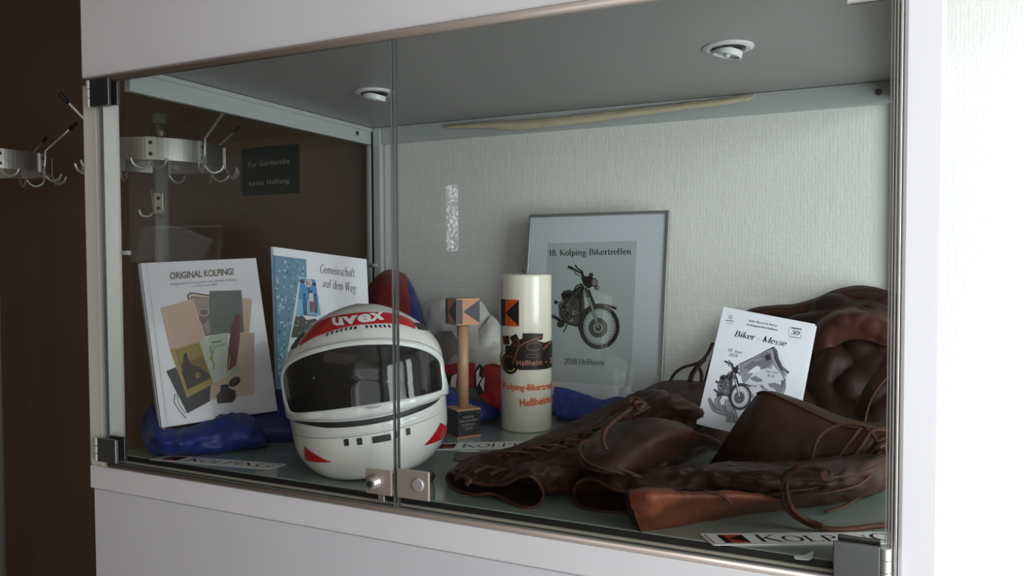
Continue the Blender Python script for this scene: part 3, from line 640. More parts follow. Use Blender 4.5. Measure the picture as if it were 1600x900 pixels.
for i, (a, s) in enumerate(HT['vents']):
    g = []
    for dz in (-.075, .0, .075): g.append([HV(a-.016+dz*.05, s+dz, .0011), HV(a+.016+dz*.05, s+dz, .0011)])
    MB().grid(g).build('vent_slot', M_rub, hel)
g = [[HV(a, s, .0013) for a in (.00, .055)] for s in (7.47, 7.6)]
MB().grid(g).build('vent_tab', M_hel2, hel)
# ridge line of the shell above the visor frame (moulded lip)
def hstrip(name, P, wd, m, off, n=8):
    A = hs(P, n); N = len(A); g = [[], [], []]
    for i, (a, s) in enumerate(A):
        ww = wd*min(1, 4*min(i, N-1-i)/N+.08)
        for r, dd in enumerate((-.5, 0, .5)): g[r].append(HV(a, s+dd*ww, off+(.0006 if r == 1 else 0)))
    return MB().grid(g).build(name, m, hel, smooth=True)
# visor frame ring and smoked pane
def loop(P, n=5):
    P = [Vector((a, s, 0)) for a, s in P]; Q = crv(P[-2:]+P+P[:3], n); Q = Q[2*n:2*n+len(P)*n]
    return [(p_.x, p_.y) for p_ in Q]
gi = loop(HT['glass']); go = loop(HT['outer']); N = len(gi); fr = MB(); rings = []
for t, off in ((0, .0005), (.04, .0042), (.35, .0058), (.80, .0058), (.97, .0045), (1.03, .0015)):
    rings.append([HV(o_[0]*(1-t)+i_[0]*t, o_[1]*(1-t)+i_[1]*t, off) for o_, i_ in zip(go, gi)])
for r in rings: fr.v += r
for i in range(len(rings)-1):
    for k in range(N): fr.f.append((i*N+k, i*N+(k+1) % N, (i+1)*N+(k+1) % N, (i+1)*N+k)); fr.mi.append(0)
vf = fr.build('visor_frame', M_hel2, hel, smooth=True)
# pane: rows between the upper and lower half of the loop, mapped on the shell
ca = sum(a for a, s in gi)/N; cs_ = sum(s for a, s in gi)/N; pn = MB(); R_ = []
for t in [0, .15, .3, .45, .6, .75, .88, 1.0]: R_.append([HV(ca+(a-ca)*t, cs_+(s-cs_)*t, .0034) for a, s in gi])
for r in R_: pn.v += r
for i in range(len(R_)-1):
    for k in range(N): pn.f.append((i*N+k, i*N+(k+1) % N, (i+1)*N+(k+1) % N, (i+1)*N+k)); pn.mi.append(0)
pn.build('visor_pane', M_vis, hel, smooth=True)
hstrip('chin_line', HT['line'], .17, M_rub, .0012)
hstrip('chin_ridge', [(a, s-.26) for a, s in HT['line']], .10, M_hel2, .0010)
for i, (a, s) in enumerate(HT['sq']):
    da = .028 if i != 2 else .10; dz = .10
    g = [[HV(a+da*u, s+dz*v, .0010) for u in (-1, -.5, 0, .5, 1)] for v in (-1, 0, 1)]
    MB().grid(g).build('chin_vent', M_rub, hel)
def hpoly(name, T3, m, off=.0011, n=10):
    mb = MB(); A, B, C3 = T3; g = []
    for i in range(n+1):
        for j in range(n+1-i):
            u, v = i/n, j/n; w_ = 1-u-v; g.append(HV(A[0]*w_+B[0]*u+C3[0]*v, A[1]*w_+B[1]*u+C3[1]*v, off))
    idx = {}; c = 0
    for i in range(n+1):
        for j in range(n+1-i): idx[i, j] = c; c += 1
    fs = []
    for i in range(n):
        for j in range(n-i):
            fs.append((idx[i, j], idx[i+1, j], idx[i, j+1]))
            if i+j < n-1: fs.append((idx[i+1, j], idx[i+1, j+1], idx[i, j+1]))
    mb.add(g, fs).build(name, m, hel, smooth=True)
hpoly('red_wedge', HT['tri1'], M_red); hpoly('red_wedge', HT['tri2'], M_red)
hstrip('rim_groove', [(-1.5, 1.6), (-.8, 1.62), (0, 1.65), (.8, 1.62), (1.5, 1.6)], .05, mat('groove_grey', (.42, .41, .37), .4), .0004)
hstrip('chin_seam', [(-1.2, 3.72), (-.6, 3.68), (0, 3.66), (.6, 3.70), (1.05, 3.74)], .035, mat('groove_grey', (.42, .41, .37), .4), .0004)
hstrip('frame_grip', [HT['scuff'][2], ((HT['scuff'][2][0]+HT['scuff'][3][0])/2, 4.46), HT['scuff'][3]], .05, mat('groove_grey', (.42, .41, .37), .4), .0066)
p0 = Vector(hworld((.075, .055, .03))); MB().tube(crv([onz(672, 737, ZF+.03), onz(676, 741, ZF+.016), onz(674, 749, ZF+.003), onz(668, 752, ZF+.002)], 4), .004, 8, flat=.5).build('chin_strap', M_rub, hel, smooth=True)

# ------------------------------------------------------------------ books
def book(name, label, TL, TR, BL, thick, spine_col):
    TL, TR, BL = map(Vector, (TL, TR, BL)); S = Plane3(TL, TR, BL); n = S.n
    t = thing(name, label, 'book', BL+(TR-TL)*.5-n*thick/2, 'hardback books in the display cabinet')
    def slab_(u0, u1, v0, v1, d0, d1, nm, m, par=t, bevel=.0006):
        P = [S(u, v)-n*d for d in (d0, d1) for u, v in ((u0, v0), (u1, v0), (u1, v1), (u0, v1))]
        return MB().add(P, [(0, 1, 2, 3), (4, 7, 6, 5), (0, 4, 5, 1), (1, 5, 6, 2), (2, 6, 7, 3), (3, 7, 4, 0)]).build(nm, m, par, bevel=bevel)
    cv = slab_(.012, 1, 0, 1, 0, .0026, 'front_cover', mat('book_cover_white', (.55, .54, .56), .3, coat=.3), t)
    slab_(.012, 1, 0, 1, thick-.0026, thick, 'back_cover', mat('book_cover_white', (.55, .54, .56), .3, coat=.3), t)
    sp = slab_(-.006, .010, 0, 1, .0002, thick-.0002, 'spine', spine_col, t, .0016)
    slab_(.02, .985, .012, .988, .0030, thick-.0030, 'pages', mat('book_pages', (.66, .63, .56), .8), t, 0)
    return t, S, cv, sp
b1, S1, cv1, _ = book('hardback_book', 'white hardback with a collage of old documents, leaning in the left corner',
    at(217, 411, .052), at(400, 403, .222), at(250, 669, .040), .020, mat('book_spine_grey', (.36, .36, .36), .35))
D1 = quadmap((50, 66), (630, 42), (752, 868), (165, 875))
a = Art(S1, D1, base=.0004, step=.00005)
put_text(a, '6b5f55', sans('ORIGINAL KOLPING!', .035, spacing=.95), (197, 150), (514, 131), 34)
put_text(a, '6e6864', sans('Ausgewählte Dokumente von Adolph Kolping', .0), (198, 181), (526, 163), 13)
put_text(a, '6e6864', sans('in Wort und Bild', .0), (309, 193), (427, 188), 13)
a.poly('574c45', [(280, 232), (298, 218), (395, 236), (412, 440), (372, 448), (318, 380)], 1)
a.poly('bfae9c', [(288, 236), (302, 226), (392, 244), (392, 250), (300, 238), (296, 262)], 2)
a.poly('8b8076', [(300, 242), (390, 252), (400, 430), (380, 440), (330, 300)], 2); a.ell('6a5d52', 366, 340, 26, 42, 3); a.ring('b29b80', 366, 325, 26, 22, 5, 4, 18)
a.poly('b89f8b', [(556, 258), (600, 262), (611, 272), (598, 440), (570, 440)], 1)
a.poly('b9a08c', [(154, 292), (312, 252), (378, 450), (345, 480), (205, 505)], 3)
for i in range(15):
    y = 300+i*13; a.stroke('9d8672', [(172+i*5, y+2), (225+i*5, y-9), (305+i*5, y-22)], 1.2, 4)
a.poly('5d605b', [(391, 215), (555, 216), (570, 440), (408, 446), (392, 380)], 5)
for y, x0, x1 in ((232, 405, 545), (298, 425, 520), (342, 412, 540), (352, 412, 545), (362, 414, 546), (392, 415, 548), (402, 415, 550), (420, 416, 552)): a.stroke('474a46', [(x0, y), (x1, y)], 2.5, 6)
for c in ((418, 245), (540, 245)): a.ring('474a46', c[0], c[1], 14, 10, 3, 6, 16)
a.poly('b7a28e', [(540, 440), (626, 446), (624, 770), (400, 768), (405, 690), (470, 660)], 3)
for i in range(21): a.stroke('a08c78', [(552, 462+i*14), (616, 463+i*14)], 1.2, 4)
a.poly('3d3b37', [(188, 606), (232, 590), (300, 700), (405, 690), (403, 775), (292, 822)], 2)
a.poly('a9b2a4', [(345, 468), (405, 444), (488, 436), (500, 660), (415, 690)], 7); a.poly('939d8f', [(500, 560), (535, 575), (552, 642), (420, 690), (470, 650)], 6)
a.stroke('5c6a4e', [(400, 500), (412, 530), (405, 560), (420, 590), (415, 620)], 6, 8); a.ring('6b7a58', 408, 515, 14, 24, 4, 8, 16); a.ell('8b7c33', 405, 560, 9, 12, 9, 12); a.stroke('5d5a50', [(405, 482), (455, 478)], 7, 8)
serif(a, '5d5a50', 'Gedanken', (415, 512), (482, 500), 18, 8)
for i in range(9): a.stroke('87907f', [(428, 525+i*15), (482, 522+i*15)], 1.5, 8)
a.poly('9a8a4a', [(204, 502), (345, 472), (418, 690), (290, 746)], 9); a.poly('6d5c2e', [(232, 510), (340, 482), (406, 664), (290, 708)], 10)
a.poly('8e7635', [(236, 514), (338, 486), (360, 545), (252, 575)], 11); a.poly('3e3a28', [(270, 530), (282, 520), (300, 580), (345, 600), (396, 640), (400, 662), (292, 704), (262, 620)], 12)
a.poly('2f2c20', [(272, 528), (282, 520), (290, 560), (302, 575), (312, 640), (272, 655)], 13); a.ell('857038', 340, 640, 12, 16, 13, 14)
a.poly('6a3436', [(528, 342), (552, 350), (548, 480), (538, 560), (530, 608), (484, 640), (490, 520), (505, 400)], 14); a.poly('553038', [(528, 342), (540, 346), (528, 480), (505, 600), (484, 640), (490, 520), (505, 400)], 15)
a.stroke('a79c86', [(500, 560), (488, 640), (478, 712)], 4, 16)
a.poly('38322d', [(452, 706), (492, 704), (498, 724), (530, 738), (532, 775), (515, 795), (440, 792), (432, 752), (455, 728)], 17); a.ell('2c2825', 524, 692, 31, 22, 18, rot=-.5); a.ell('4a433d', 520, 688, 18, 11, 19, rot=-.5); a.ell('211e1c', 474, 706, 22, 6, 18)
a.stroke('443f39', [(232, 720), (228, 760), (252, 800), (288, 846)], 4, 3); a.stroke('6d655b', [(240, 722), (250, 770), (285, 822)], 3, 3)
a.emit(cv1, 'cover_print')
MB().grid([[S1(u, v, .00035) for u in (.055, .062)] for v in (0.001, .999)]).build('joint_groove', mat('book_groove', (.45, .45, .46), .4), cv1)

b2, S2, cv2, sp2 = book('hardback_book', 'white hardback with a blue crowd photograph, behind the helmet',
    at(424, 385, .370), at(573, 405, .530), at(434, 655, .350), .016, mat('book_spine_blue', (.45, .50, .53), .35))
D2 = quadmap((112, 64), (818, 166), (852, 1200), (160, 1325))
a = Art(S2, D2, base=.0004, step=.00006)
serif(a, '1f1d1c', 'Gemeinschaft', (460, 250), (722, 281), 56, 8, weight=.085, thin=.035)
serif(a, '1f1d1c', 'auf dem Weg', (480, 348), (730, 379), 56, 8, weight=.085, thin=.035)
rnd = random.Random(5)
a.poly('5f8ba0', [(120, 128), (361, 158), (364, 300), (312, 290), (215, 900), (190, 1300), (160, 1320)], 1)
a.poly('44748c', [(120, 128), (136, 130), (176, 1310), (160, 1320)], 2)
for k in range(150):
    y = rnd.uniform(150, 1150); xr = 355 if y < 270 else 318-(y-285)*.16; x = rnd.uniform(140+(y-130)*.03, xr-14); s_ = rnd.uniform(8, 18)
    c = rnd.choice(['4b7a92', '8fb4c4', '3c6a82', '7aa5b8', 'a6c4cf'])
    if rnd.random() < .45: a.ell(c, x, y, s_*.55, s_*.75, 3+k % 3, 10)
    else: a.poly(c, [(x-s_*.6, y+s_), (x-s_*.3, y-s_*.2), (x+s_*.4, y-s_*.3), (x+s_*.8, y+s_*1.4)], 3+k % 2)
a.poly('e5e5e3', [(312, 282), (432, 296), (470, 540), (440, 700), (215, 900)], 7)
a.poly('3f8bc4', [(320, 288), (424, 300), (464, 540), (285, 560)], 8); a.poly('79b4dc', [(300, 440), (446, 440), (464, 545), (282, 562)], 9)
a.poly('3c3b30', [(283, 560), (300, 566), (330, 555), (365, 585), (425, 570), (440, 580), (430, 700), (250, 720)], 10)
for k in range(26): x, y = rnd.uniform(262, 420), rnd.uniform(590, 700); a.ell(rnd.choice(['60604c', '2a2a22', '8d8a76', 'a9a79a']), x, y, 7, 6, 11+k % 2, 8)
a.poly('1d1f24', [(310, 300), (430, 322), (432, 346), (312, 322)], 10); a.ell('e8e8e6', 375, 324, 27, 29, 11); a.ring('2a2c30', 375, 324, 22, 24, 4, 12, 24)
a.poly('1d1f24', [(362, 310), (370, 311), (372, 338), (364, 338)], 13); a.poly('1d1f24', [(388, 312), (380, 324), (388, 338), (380, 338), (374, 325), (381, 311)], 13)
a.stroke('24262a', [(376, 353), (380, 400)], 9, 11)
for x, c, h_ in ((350, '2b5f92', 130), (398, 'd5d5d2', 130), (428, '2f6796', 110)):
    y0 = 420 if x != 398 else 395
    a.ell('2a2422', x-4, y0-12, 9, 11, 13, 12); a.poly(c, [(x-16, y0), (x+10, y0), (x+16, y0+60), (x-18, y0+60)], 12)
    a.stroke('20242a', [(x-8, y0+58), (x-4, y0+h_)], 11, 13); a.stroke('20242a', [(x+7, y0+58), (x+8, y0+h_)], 10, 13)
a.poly('b43a2c', [(392, 455), (415, 458), (412, 520), (398, 530)], 14); a.stroke('3a3a38', [(345, 548), (440, 552)], 6, 13)
a.emit(cv2, 'cover_print')
# spine lettering
n2 = S2.n; sc_ = S2(-.0065, 0); sd = -n2*.016
class SpineS:
    def __call__(s, u, v, off=0): return sc_+sd*u+S2.dv*v-S2.du.normalized()*off
a = Art(SpineS(), base=.0004)
class Dummy: pass
serif(a, '23211f', 'Gemeinschaft auf dem Weg', (.72, .46), (.72, .11), .42, 0, weight=.11, thin=.05) if False else None
def spine_text():
    vs_ = []
    T = 'Gemeinschaft auf dem Weg'; tot = sum(GL[c][0] for c in T); mb = MB(); x = 0; Lh = .34
    for c in T:
        for pts, wd in GL[c][1]:
            P = [Vector(q) for q in pts]; N = len(P); v_ = []
            for k, qq in enumerate(P):
                t = P[min(k+1, N-1)]-P[max(k-1, 0)]; t = t.normalized() if t.length > 1e-6 else Vector((1, 0)); nn = Vector((-t.y, t.x)); Wd = wd or (.04+.05*abs(t.y)**1.4)
                for sg in (1, -1):
                    r = qq+nn*Wd/2*sg; v_.append(sc_+sd*(.75-r.y*.62)+S2.dv*(.44-(x+r.x)/tot*Lh)-S2.du.normalized()*.0005)
            mb.add(v_, [(2*k, 2*k+1, 2*k+3, 2*k+2) for k in range(N-1)])
        x += GL[c][0]
    mb.build('spine_print', ink('23211f'), sp2)
spine_text()

# ------------------------------------------------------------------ framed poster
FT0 = Vector(at(827, 337, .712)); FT1 = Vector(at(1046.5, 327, .712)); FT1.z = FT0.z = (FT0.z+FT1.z)/2; FB0 = Vector((FT0.x, .645, ZF+.002))
SF = Plane3(FT0, FT1, FB0)
fr_ = thing('picture_frame', 'thin silver picture frame with a motorcycle meeting poster leaning upright', 'picture frame', (FT0+FT1)/2*0+Vector(((FT0.x+FT1.x)/2, .645, ZF)))
n = SF.n; e = .006
def bar(u0, v0, u1, v1, par, nm, m, d0=-.012, d1=.003):
    P = [SF(u, v)+n*d for d in (d0, d1) for u, v in ((u0, v0), (u1, v0), (u1, v1), (u0, v1))]
    return MB().add(P, [(0, 3, 2, 1), (4, 5, 6, 7), (0, 1, 5, 4), (1, 2, 6, 5), (2, 3, 7, 6), (3, 0, 4, 7)]).build(nm, m, par, bevel=.0012)
eu, ev = .0065/SF.w, .0065/SF.h; M_silver = mat('silver_frame', (.55, .55, .54), .28, metal=.85)
for r in ((0, 0, 1, ev), (0, 1-ev, 1, 1), (0, ev, eu, 1-ev), (1-eu, ev, 1, 1-ev)): bar(*r, fr_, 'frame_bar', M_silver)
bar(.004, .004, .996, .996, fr_, 'backing_board', mat('frame_backing', (.25, .22, .18), .8), -.0115, -.004)
mt_ = bar(eu, ev, 1-eu, 1-ev, fr_, 'mount', mat('white_mount', (.86, .88, .92), .6), -.0035, -.001)
DF = quadmap((118, 91), (666, 70), (631, 900), (70, 852))      # poster sketch coordinates
a = Art(SF, DF, base=-.0009, step=.00005)
a.poly('ced8d6', [(194, 204), (545, 192), (520, 762), (176, 742)], 0)
serif(a, '23262a', '18. Kolping-Bikertreffen', (199, 254), (525, 246), 24, 2, weight=.125, thin=.06)
serif(a, '2c3033', '2018 Heßheim', (262, 676), (421, 682), 22, 2, weight=.115, thin=.055)
motorcycle(a, lambda x, y: (150+x*.5546, 250+y*.5560))
a.emit(mt_, 'poster_print')
bar(eu, ev, 1-eu, 1-ev, fr_, 'glazing', glass_mat('frame_glazing', (.96, .97, .97)), .0002, .0018)
lb = (FT0+FT1)/2; MB().add([lb-n*.012+Vector((dx, 0, -.1)) for dx in (-.03, .03)]+[Vector((lb.x+dx, .745, ZF)) for dx in (.03, -.03)], [(0, 1, 2, 3)]).build('easel_back', mat('frame_backing', (.25, .22, .18), .8), fr_, solid=.003)

# ------------------------------------------------------------------ trophy
th = math.radians(55); C0 = Vector((-.109, .358, 0)); ur = Vector((math.cos(th), math.sin(th), 0)); ul = Vector((-math.sin(th), math.cos(th), 0)); Sd = .0485
cc = C0+ur*Sd/2+ul*Sd/2
tro = thing('wooden_trophy', 'slim wooden column trophy with cube head and black engraved base', 'trophy', (cc.x, cc.y, ZF))
MT = Matrix(((ur.x, ul.x, 0, cc.x), (ur.y, ul.y, 0, cc.y), (0, 0, 1, 0), (0, 0, 0, 1)))
M_wood = mat('beech_wood', (.46, .27, .16), .45, var=.22, vscale=60); M_cop = mat('copper_face', (.52, .235, .13), .5, spec=.3); M_slate = mat('slate_print', (.075, .08, .095), .6, spec=.3)
h = Sd/2; M_blk = mat('black_lacquer_and_shade', (.018, .017, .017), .35)
bs = MB().box((-h, -h, ZF+.002), (h, h, .060), M=MT).build('base', M_blk, tro, bevel=.0008)
MB().box((-h-.0006, -h-.0006, ZF), (h+.0006, h+.0006, ZF+.0022), M=MT).build('base_edging', M_cop, tro)
MB().box((-h-.0006, -h-.0006, .0600), (h+.0006, h+.0006, .0625), M=MT).build('base_top_plate', M_wood, tro)
MB().lathe([(.0108, .0622), (.0108, .2205)], (cc.x, cc.y, 0), 32).build('column', M_wood, tro, smooth=True)
hd = MB().box((-h, -h, .220), (h, h, .2695), M=MT).build('cube_head', M_wood, tro, bevel=.0006)
class FaceS:
    def __init__(s, o, u, z0, z1, n): s.o, s.u, s.z0, s.z1, s.n = Vector(o), u, z0, z1, n
    def __call__(s, a_, b_, off=0): p_ = s.o+s.u*a_+s.n*off; return Vector((p_.x, p_.y, s.z1+(s.z0-s.z1)*b_))
ci = 0
for (o_, u_, n_) in ((C0, ur*Sd, -ul), (C0+ul*Sd, -ul*Sd, -ur)):
    a = Art(FaceS(o_, u_, .2215, .268, n_), base=.0003, step=.0001)
    logo(a, .01, .01, .99, .99, M_slate if ci == 0 else M_blk, M_cop); a.emit(hd, 'emblem'); ci += 1  # left face gets black for slate, its shade put into the colour
pl = FaceS(C0+ur*.003, ur*(Sd-.006), ZF+.0035, .058, -ul)
pb = MB().add([pl(0, 0, .0008), pl(1, 0, .0008), pl(1, 1, .0008), pl(0, 1, .0008), pl(0, 0), pl(1, 0), pl(1, 1), pl(0, 1)], [(0, 3, 2, 1), (0, 1, 5, 4), (1, 2, 6, 5), (2, 3, 7, 6), (3, 0, 4, 7)]).build('plaque', mat('black_plaque', (.025, .026, .028), .25, coat=.4), bs)
a = Art(pl, base=.0010)
for tx, u0, u1, v in (('Kolping', .22, .72, .27), ('Bikertreffen', .05, .93, .43), ('Heßheim', .17, .78, .60), ('2018', .33, .68, .77)): put_text(a, '8a8783', sans(tx, .004), (u0, v), (u1, v-.02), .10)
for u in (.07, .93):
    for v in (.07, .93): a.ell('b59d84', u, v, .022, .02, n=10)
a.emit(pb, 'engraving')

# ------------------------------------------------------------------ candle
cR = .0505; cx, cy = -.0305, .4955
can = thing('pillar_candle', 'tall cream pillar candle with painted motorcycle and red lettering', 'candle', (cx, cy, ZF))
M_wax = mat('cream_wax', (.80, .76, .62), .25, coat=.7, coat_rough=.08, sss=.15)
prof = [(cR-.003, ZF), (cR, ZF+.003), (cR, ZF+.298)]+[(cR-.005+.005*math.cos(a_), ZF+.298+.005*math.sin(a_)) for a_ in [math.pi/2*k/5 for k in range(1, 6)]]+[(.030, ZF+.3045), (.006, ZF+.302)]
MB().lathe(prof, (cx, cy, 0), 64).build('wax_body', M_wax, can, smooth=True)
MB().tube(crv([(cx-.004, cy, ZF+.300), (cx-.004, cy, ZF+.307), (cx-.007, cy, ZF+.311)], 3), .0012, 8).build('wick', M_rub, can)
CA = math.atan2(CAM.y-cy, CAM.x-cx)          # azimuth of the painted side
class Cyl:
    def __call__(s, x, y, off=0):            # x, y: sketch units, 275 wide = diameter
        t = max(-1.0, min(1.0, (x-168)/138)); an = CA+math.asin(t); z = ZF+.302-(y-30)/820*.300
        return Vector((cx+(cR+off)*math.cos(an), cy+(cR+off)*math.sin(an), z))
class CylArt(Art):
    def raw(s, col, vs, fs, z=None):
        bm = bmesh.new(); bv = [bm.verts.new((q[0], q[1], 0)) for q in vs]
        for f in fs:
            try: bm.faces.new([bv[i] for i in f])
            except ValueError: pass
        bmesh.ops.triangulate(bm, faces=bm.faces[:])
        for _ in range(6):
            ed = [e_ for e_ in bm.edges if abs(e_.verts[0].co.x-e_.verts[1].co.x) > (14 if max(abs(v.co.x-168) for v in e_.verts) < 90 else 4)]
            if not ed: break
            bmesh.ops.subdivide_edges(bm, edges=ed, cuts=1); bmesh.ops.triangulate(bm, faces=bm.faces[:])
        bm.verts.index_update()
        super().raw(col, [(v.co.x, v.co.y) for v in bm.verts], [tuple(v.index for v in f.verts) for f in bm.faces], z); bm.free()
M_or = mat('orange_wax', (.62, .085, .012), .35); M_bk = mat('black_wax', (.012, .008, .007), .4, spec=.3); M_brw = mat('brown_wax', (.17, .055, .028), .4); M_rd = mat('red_wax_paint', (.66, .10, .025), .35)
a = CylArt(Cyl(), base=.0007, step=.0004)
logo(a, 36, 158, 132, 298, M_bk, M_or)
# painted motorcycle relief
for pts, wd in (([(62, 350), (66, 395)], 34), ([(100, 345), (118, 380), (125, 410)], 40), ([(85, 400), (110, 415), (150, 400)], 45), ([(150, 345), (200, 345), (255, 350)], 26), ([(130, 380), (160, 365), (250, 358)], 22)): a.stroke(M_bk, pts, wd, 0)
a.poly(M_bk, [(118, 372), (170, 362), (225, 372), (262, 385), (300, 378), (306, 392), (306, 522), (285, 524), (130, 524), (112, 470)], 0)
a.ell(M_bk, 84, 492, 46, 58, 0); a.poly(M_bk, [(60, 400), (120, 400), (140, 440), (60, 450)], 0)
a.ring(M_brw, 80, 492, 34, 42, 7, 2, a0=2.0, a1=5.4); a.ring(mat('yellow_wax', (.40, .36, .05), .35), 84, 494, 34, 42, 6, 2, a0=.6, a1=2.0); a.ring(mat('red_dark_wax', (.28, .03, .02), .35), 62, 470, 30, 44, 5, 3, a0=2.6, a1=4.2)
a.stroke(M_brw, [(100, 490), (112, 460), (120, 430), (135, 400), (165, 380), (250, 350)], 8, 2); a.ring(M_brw, 118, 382, 16, 20, 4, 2); a.ring(M_brw, 62, 372, 10, 18, 4, 2)
a.ring(M_brw, 208, 402, 40, 22, 4, 2); a.ring(M_brw, 200, 450, 36, 10, 3, 2); a.stroke(M_brw, [(255, 420), (275, 400), (296, 384)], 12, 2); a.stroke(M_brw, [(150, 470), (152, 515)], 4, 2)
put_text(a, M_brw, sans('Heßheim - 2018', .018, spacing=1.1), (120, 500), (338, 497), 27, 3) if False else None
vs, fs, W = sans('Heßheim - 2', .018, spacing=1.1)
put_text(a, mat('rose_wax_line', (.42, .16, .11), .35), (vs, fs, W), (120, 500), (303, 496), 27, 3)
put_text(a, M_rd, sans('Kolping-Bikertref', .024, spacing=1.05), (48, 628), (305, 632), 33, 1)
put_text(a, M_rd, sans('Heßheim', .026, spacing=1.05), (136, 712), (298, 704), 38, 1)
a.emit(can, 'wax_painting')

# ------------------------------------------------------------------ stickers and paper on the shelf
def sticker(name, TL, TR, BL, label, text=True, extra=None):
    TL, TR, BL = [Vector((q[0], q[1], ZF+.0012)) for q in (TL, TR, BL)]
    S = Plane3(TL, TR, BL)
    if S.n.z < 0: S.n = -S.n
    o_ = MB(); r = .07; k = S.h/S.w; P = []
    for cu_, cv_, a0 in ((r*k, r, 180), (1-r*k, r, 270), (1-r*k, 1-r, 0), (r*k, 1-r, 90)):
        for t in range(5): an = math.radians(a0+t*22.5); P.append((cu_+r*k*math.cos(an), cv_+r*math.sin(an)))
    N = len(P); top = [S(u, v) for u, v in P]; bot = [p_-Vector((0, 0, .0009)) for p_ in top]
    o_.add(top+bot, [tuple(range(N))[::-1], tuple(range(N, 2*N))]+[(i, (i+1) % N, N+(i+1) % N, N+i) for i in range(N)])
    ob = o_.build('bumper_sticker', mat('sticker_white', (.72, .70, .68), .4), loc=(TL+TR)/2)
    props(ob, label, 'sticker', 'white emblem stickers lying on the glass shelf')
    a_ = Art(S, base=.0003, step=.0001)
    logo(a_, .075, .17, .20, .86, '17110f', 'a03a22')
    T = 'KOLPING'; serif(a_, '1c1a1c', T, (.245, .80), (.955, .80), .50, weight=.095, thin=.035, sizes=[1.22, 1, 1, 1, 1, 1, 1.22])
    for (p0_, p1_) in (((.03, .08), (.97, .08)), ((.03, .94), (.97, .94)), ((.018, .12), (.018, .88)), ((.982, .12), (.982, .88))): a_.stroke('9a9690', [p0_, p1_], .012)
    a_.emit(ob, 'sticker_print'); return ob
sticker('s', onz(1093, 835, ZF), onz(1398, 832, ZF), onz(1114, 853, ZF), 'white lettered sticker at the front right under the leather')
A0, B0, D0 = onz(262, 712, ZF), onz(449, 725, ZF), onz(233, 717.5, ZF)
sticker('s', onz(263, 712, ZF), onz(449, 726, ZF), onz(233, 719, ZF), 'white lettered sticker at the front left near the blue cloth')
sticker('s', onz(677, 693.5, ZF), onz(866, 689, ZF), onz(668, 704, ZF), 'white lettered sticker between the trophy and the leather leggings')
P = [onz(*q, ZF+.0012) for q in ((716, 707), (797, 708), (790, 721), (708, 720))]
o = MB().add([p_+Vector((0, 0, .001)) for p_ in P]+P, [(0, 3, 2, 1), (4, 5, 6, 7), (0, 1, 5, 4), (1, 2, 6, 5), (2, 3, 7, 6), (3, 0, 4, 7)]).build('name_card', mat('dark_card', (.05, .03, .03), .4), loc=P[3])
props(o, 'small dark brown card lying in front of the middle sticker', 'card')
S = Plane3(P[0]+Vector((0, 0, .001)), P[1]+Vector((0, 0, .001)), P[3]+Vector((0, 0, .001)))
if S.n.z < 0: S.n = -S.n
a = Art(S, base=.0002); rnd = random.Random(4)
for k in range(24): u = .06+.037*k; a.poly('8d8784', [(u, .80), (u+.022*rnd.uniform(.5, 1), .80), (u+.02, .92), (u, .92)])
a.poly('8d8784', [(.52, .52), (.64, .52), (.64, .58), (.52, .58)]); a.emit(o, 'card_print')
P = [onz(*q, ZF+.0012) for q in ((1238, 874), (1256, 873), (1270, 866), (1268, 878), (1262, 881), (1240, 879))]
P = [p_+Vector((0, .012, 0)) for p_ in P]
o = MB().add(P, [tuple(range(6))[::-1]]).build('paper_scrap', mat('scrap_white', (.6, .66, .66), .5), loc=P[0], solid=.0004)
props(o, 'tiny torn white paper scrap by the lower right hinge', 'paper')

# ------------------------------------------------------------------ mass card
TLc, TRc, BLc = Vector((.356, .461, .259)), Vector((.502, .473, .233)), Vector((.331, .365, .074))
SCd = Plane3(TLc, TRc, BLc); n = SCd.n
o = MB().add([SCd(u, v, d_) for d_ in (0, -.0012) for u, v in ((0, 0), (1, 0), (1, 1), (0, 1))], [(0, 1, 2, 3), (4, 7, 6, 5), (0, 4, 5, 1), (1, 5, 6, 2), (2, 6, 7, 3), (3, 7, 4, 0)]).build('service_leaflet', mat('leaflet_paper', (.74, .75, .80), .55), loc=BLc)
props(o, 'white folded leaflet with motorcycle drawing tucked into the brown leather', 'leaflet')
MB().add([SCd(u, v, -.0026) for u, v in ((.01, .012), (1.018, .012), (1.018, 1), (.01, 1))], [(0, 1, 2, 3)]).build('inner_page', mat('leaflet_paper', (.74, .75, .80), .55), o, solid=.0006)
DC = quadmap((219, 34), (836, 163), (673, 980), (30, 808))
a = Art(SCd, DC, base=.0003, step=.00006)
put_text(a, '3a3a3e', sans('Kath. Pfarrei Hl. Petrus', .012), (394, 140), (580, 178), 13)
put_text(a, '3a3a3e', sans('Kolpingsfamilie Heßheim', .012), (380, 166), (584, 208), 13)
serif(a, '18181a', 'Biker - Messe', (288, 238), (636, 315), 40, 1, weight=.12, thin=.05, slant=.25)
serif(a, '3c3c40', '02. Juni', (246, 340), (340, 362), 21, 1, weight=.085, thin=.04, slant=.2)
serif(a, '3c3c40', '2018', (250, 372), (312, 384), 20, 1, weight=.085, thin=.04, slant=.2)
a.ring('55555a', 266, 108, 14, 14, 2.5, 1, 20); a.stroke('55555a', [(266, 96), (264, 122)], 2, 1); a.stroke('55555a', [(232, 128), (290, 138)], 5, 1); a.stroke('77777c', [(236, 144), (284, 153)], 3, 1)
for L_ in (((662, 182), (746, 196)), ((746, 196), (738, 264)), ((738, 264), (660, 250)), ((660, 250), (662, 182))): a.stroke('6a6a70', L_, 1.6, 1)
